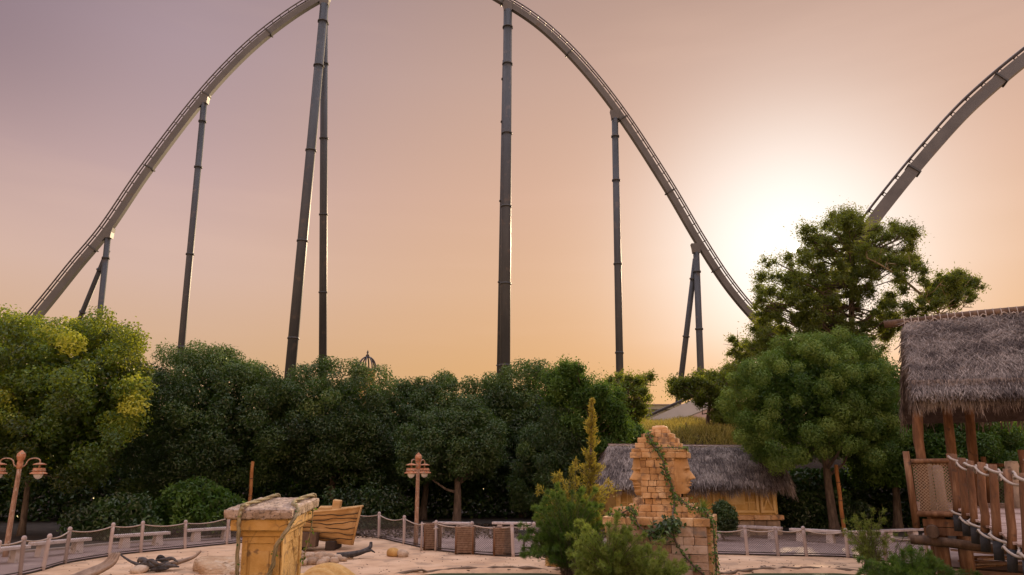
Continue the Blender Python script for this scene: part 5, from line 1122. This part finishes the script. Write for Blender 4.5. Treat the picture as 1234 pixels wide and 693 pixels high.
# curved ribs of an old boat
rb = thing('boat_rib', 'curved pale wreck timber rising from the sand beside the driftwood', 'timber', G(122, 694))
for j in range(4): MB().tube(smooth_line([(-.75 + j * .12, -.3, -.05), (-.3 + j * .11, -.1, .16), (.02 + j * .09, .05, .34), (.16 + j * .07, .15, .62)], 4), np.linspace(.10, .035, 13), 8, var=.3 + .15 * j).build('timber', K['driftpale'], rb)
rock(165, 691, (.5, .4, .26), 'grey brown stone tucked against the driftwood heap', 'rock', 170)
rng = np.random.default_rng(12); k = MB(); n = 700
pts_ = [G(a, b) for a, b in zip(rng.uniform(-60, 700, n), rng.uniform(664, 696, n))] + [G(a, b) for a, b in zip(rng.uniform(860, 1130, n // 2), rng.uniform(674, 694, n // 2))]
for q in pts_:
    if float(pool_d(np.array(q[0]), np.array(q[1]))) < -.1 or rng.random() < .3 and pool_d(np.array(q[0]), np.array(q[1])) > .5: continue
    s = rng.uniform(.006, .022) * (1.3 if abs(pool_d(np.array(q[0]), np.array(q[1]))) < .3 else 1); zz = float(ground_z(np.array([q[0]]), np.array([q[1]]))[0]); k.box((q[0], q[1], zz + s * .3), (s * rng.uniform(1, 4), s, s * .7), rotz(rng.uniform(0, 3)), rng.random())
o = k.build('debris', K['litter']); tag(o, kind='stuff')

# ------------------------------------------------------------------ feathery shrubs
def plume(name, label, base, stems, leafm, seed, leaf=.14, width=.018, per=120, cat='shrub', stem_r=.014, droop=.12, sprig=.20, group=None, radius=.3, vm=.45):
    """stems: list of tip offsets (dx, dy, h) reached by arching stems from the base"""
    rng = np.random.default_rng(seed); root = thing(name, label, cat, base, 0, group); k = MB(); q = []; v = []
    for dx, dy, h in stems:
        a = rng.uniform(0, 6.28); b = np.array((math.cos(a), math.sin(a), 0)) * rng.uniform(0, radius); tip = np.array((dx, dy, h)); mid = b * .45 + tip * .55 + np.array((-.25 * dx, -.25 * dy, .12 * h)) * rng.uniform(.4, 1)
        P = smooth_line([b, (b + mid) / 2, mid, tip, tip + (tip - mid) * .18 - Z * droop * .5], 6); k.tube(P, np.linspace(stem_r, .003, len(P)), 4, caps=False)
        t = .22 + .78 * rng.random(per) ** .75; s = t * (len(P) - 1.001); i = s.astype(int); f = (s - i)[:, None]; c = P[i] * (1 - f) + P[i + 1] * f; dr = P[i + 1] - P[i]; dr = dr / np.linalg.norm(dr, axis=1, keepdims=True)
        out = rng.normal(0, 1, (per, 3)); out /= np.linalg.norm(out, axis=1, keepdims=True); al = dr * .8 + out * .75 + Z * .15; al /= np.linalg.norm(al, axis=1, keepdims=True)
        L = sprig * rng.random(per)[:, None] * (1.15 - .75 * t[:, None]); c = c + al * L; nm = np.cross(al, rng.normal(0, 1, (per, 3)))
        q.append(leaf_quads(rng, c, nm, leaf, width, along=al, tang_jit=.7)); sv = rng.normal(vm, .14); v.append(np.clip(sv + rng.normal(0, .13, per) + .22 * (t - .5), 0, 1))
    k.build('stems', K['bark'], root); MB().quads(np.concatenate(q), np.concatenate(v)).build('foliage', K[leafm], root); return root
rng = np.random.default_rng(88)
def tips(cx, Y, lst, base, n, spread, rng, dy=.5):
    """lst: (px, py) silhouette tips; gives n stems that fill the shape under them"""
    out = []
    for i in range(n):
        a, b = lst[rng.integers(len(lst))]; f = rng.uniform(.35, .86) if rng.random() < .8 else rng.uniform(.86, 1.04); q = D(a + rng.normal(0, spread), b, Y) - base; out.append((q[0] * rng.uniform(.55, 1.05), rng.normal(0, dy), q[2] * f))
    return out
Y = 22.3; b = np.array((D(688, 650, Y)[0], Y, 0))
plume('tamarisk_shrub', 'big dark feathery shrub spilling over the end of the fence beside the plinth', b, tips(690, Y, [(646, 615), (652, 606), (662, 600), (675, 596), (690, 590), (704, 588), (716, 600), (648, 632), (640, 624), (724, 620), (665, 590)], b, 150, 5, rng, .4), 'f_mid', 301, .11, .013, 420, sprig=.26, vm=.52)
b = np.array((D(736, 690, 19.3)[0], 19.3, 0))
plume('tamarisk_shrub', 'sage green feathery shrub in front of the block plinth', b, tips(725, 19.3, [(700, 640), (706, 630), (720, 632), (735, 630), (750, 638), (765, 640), (778, 645), (788, 655), (702, 655), (698, 668), (745, 624)], b, 150, 6, rng, .4), 'f_sage', 302, .10, .012, 380, sprig=.22, vm=.62)
b = np.array((D(790, 700, 18.9)[0], 18.9, -.1))
plume('tamarisk_shrub', 'low yellowish feathery shrub at the foot of the block plinth', b, tips(790, 18.9, [(765, 675), (775, 664), (790, 660), (800, 664), (812, 672), (822, 680), (755, 684)], b, 70, 5, rng, .35), 'f_sage', 303, .08, .014, 440, vm=.7, sprig=.2)
# the tall yellow conifer
Y = 23.8; b = np.array((D(712, 640, Y)[0], Y, 0)); H_ = D(717, 478, Y)[2]; root = thing('golden_conifer', 'narrow golden conifer spire rising above the big shrub', 'tree', b)
rng = np.random.default_rng(99); q = []; v = []; k = MB(); k.tube([(0, 0, -.1), (.02, 0, H_ * .5), (.16, 0, H_ - .1)], [.07, .05, .008], 7)
for i in range(190):
    t = rng.random() ** .9; z = .9 + (H_ - 1.0) * t; a = rng.uniform(0, 6.28); L = (.50 * (1 - t) + .30 * (1 - t) ** 4 + .05) * rng.uniform(.5, 1.15) * (1 + .3 * math.sin(t * 34)); P0 = np.array((.15 * t, 0, z)); dr = np.array((math.cos(a), math.sin(a), .55 + .5 * t)); P1 = P0 + dr * L; P2 = P1 + np.array((math.cos(a), math.sin(a), .1)) * L * .15
    k.tube([P0, P1], [.012, .004], 4, caps=False); n = int(14 + 70 * L); f = .15 + .9 * rng.random(n)[:, None]; c = P0 + (P1 - P0) * f + rng.normal(0, .02 + .07 * L, (n, 3)); al = unit(dr) + rng.normal(0, .55, (n, 3)); al /= np.linalg.norm(al, axis=1, keepdims=True)
    q.append(leaf_quads(rng, c, np.cross(al, rng.normal(0, 1, (n, 3))), .13, .022, along=al, tang_jit=.6)); v.append(np.clip(.30 + .25 * f[:, 0] + .25 * t + rng.normal(0, .14, n), 0, 1))
k.build('trunk', K['bark'], root); MB().quads(np.concatenate(q), np.concatenate(v)).build('foliage', K['f_yel'], root)
b = np.array((D(690, 650, 23.2)[0], 23.2, 0)); rng = np.random.default_rng(98)
plume('golden_shrub', 'arching golden sprays leaning out beside the conifer spire', b, tips(690, 23.2, [(655, 585), (668, 575), (676, 570), (690, 565), (700, 560), (640, 592), (720, 562), (735, 552)], b, 46, 4, rng, .3), 'f_yel', 304, .14, .022, 170, sprig=.26, droop=.5)
b = G(1052, 690); rng = np.random.default_rng(97)
plume('wispy_plant', 'wispy pale green plant in front of the fence by the tall orange pole', b, tips(1045, b[1], [(1024, 622), (1030, 616), (1040, 615), (1046, 610), (1055, 618), (1062, 626), (1028, 640), (1036, 634), (1058, 640), (1022, 632)], b, 64, 4, rng, .25), 'f_sage', 305, .09, .011, 170, sprig=.2, stem_r=.010, vm=.75)
b = np.array((D(1100, 690, 19.5)[0], 19.5, -.1)); rng = np.random.default_rng(96)
plume('leafy_shrub', 'green feathery shrub at the foot of the platform stilts', b, tips(1100, 19.5, [(1062, 676), (1075, 668), (1088, 672), (1095, 662), (1110, 668), (1122, 672), (1132, 668), (1140, 680), (1058, 684), (1070, 684)], b, 110, 5, rng, .5), 'f_mid', 306, .09, .014, 420, sprig=.22, vm=.55)
rng = np.random.default_rng(95)
b = G(1085, 686)
plume('wispy_plant', 'thin reddish twigged plant between the fence end and platform stilts', b, tips(1095, b[1], [(1090, 645), (1098, 640), (1106, 655), (1082, 660)], b, 14, 3, rng, .15), 'f_olive', 307, .10, .014, 50, sprig=.14, stem_r=.012)
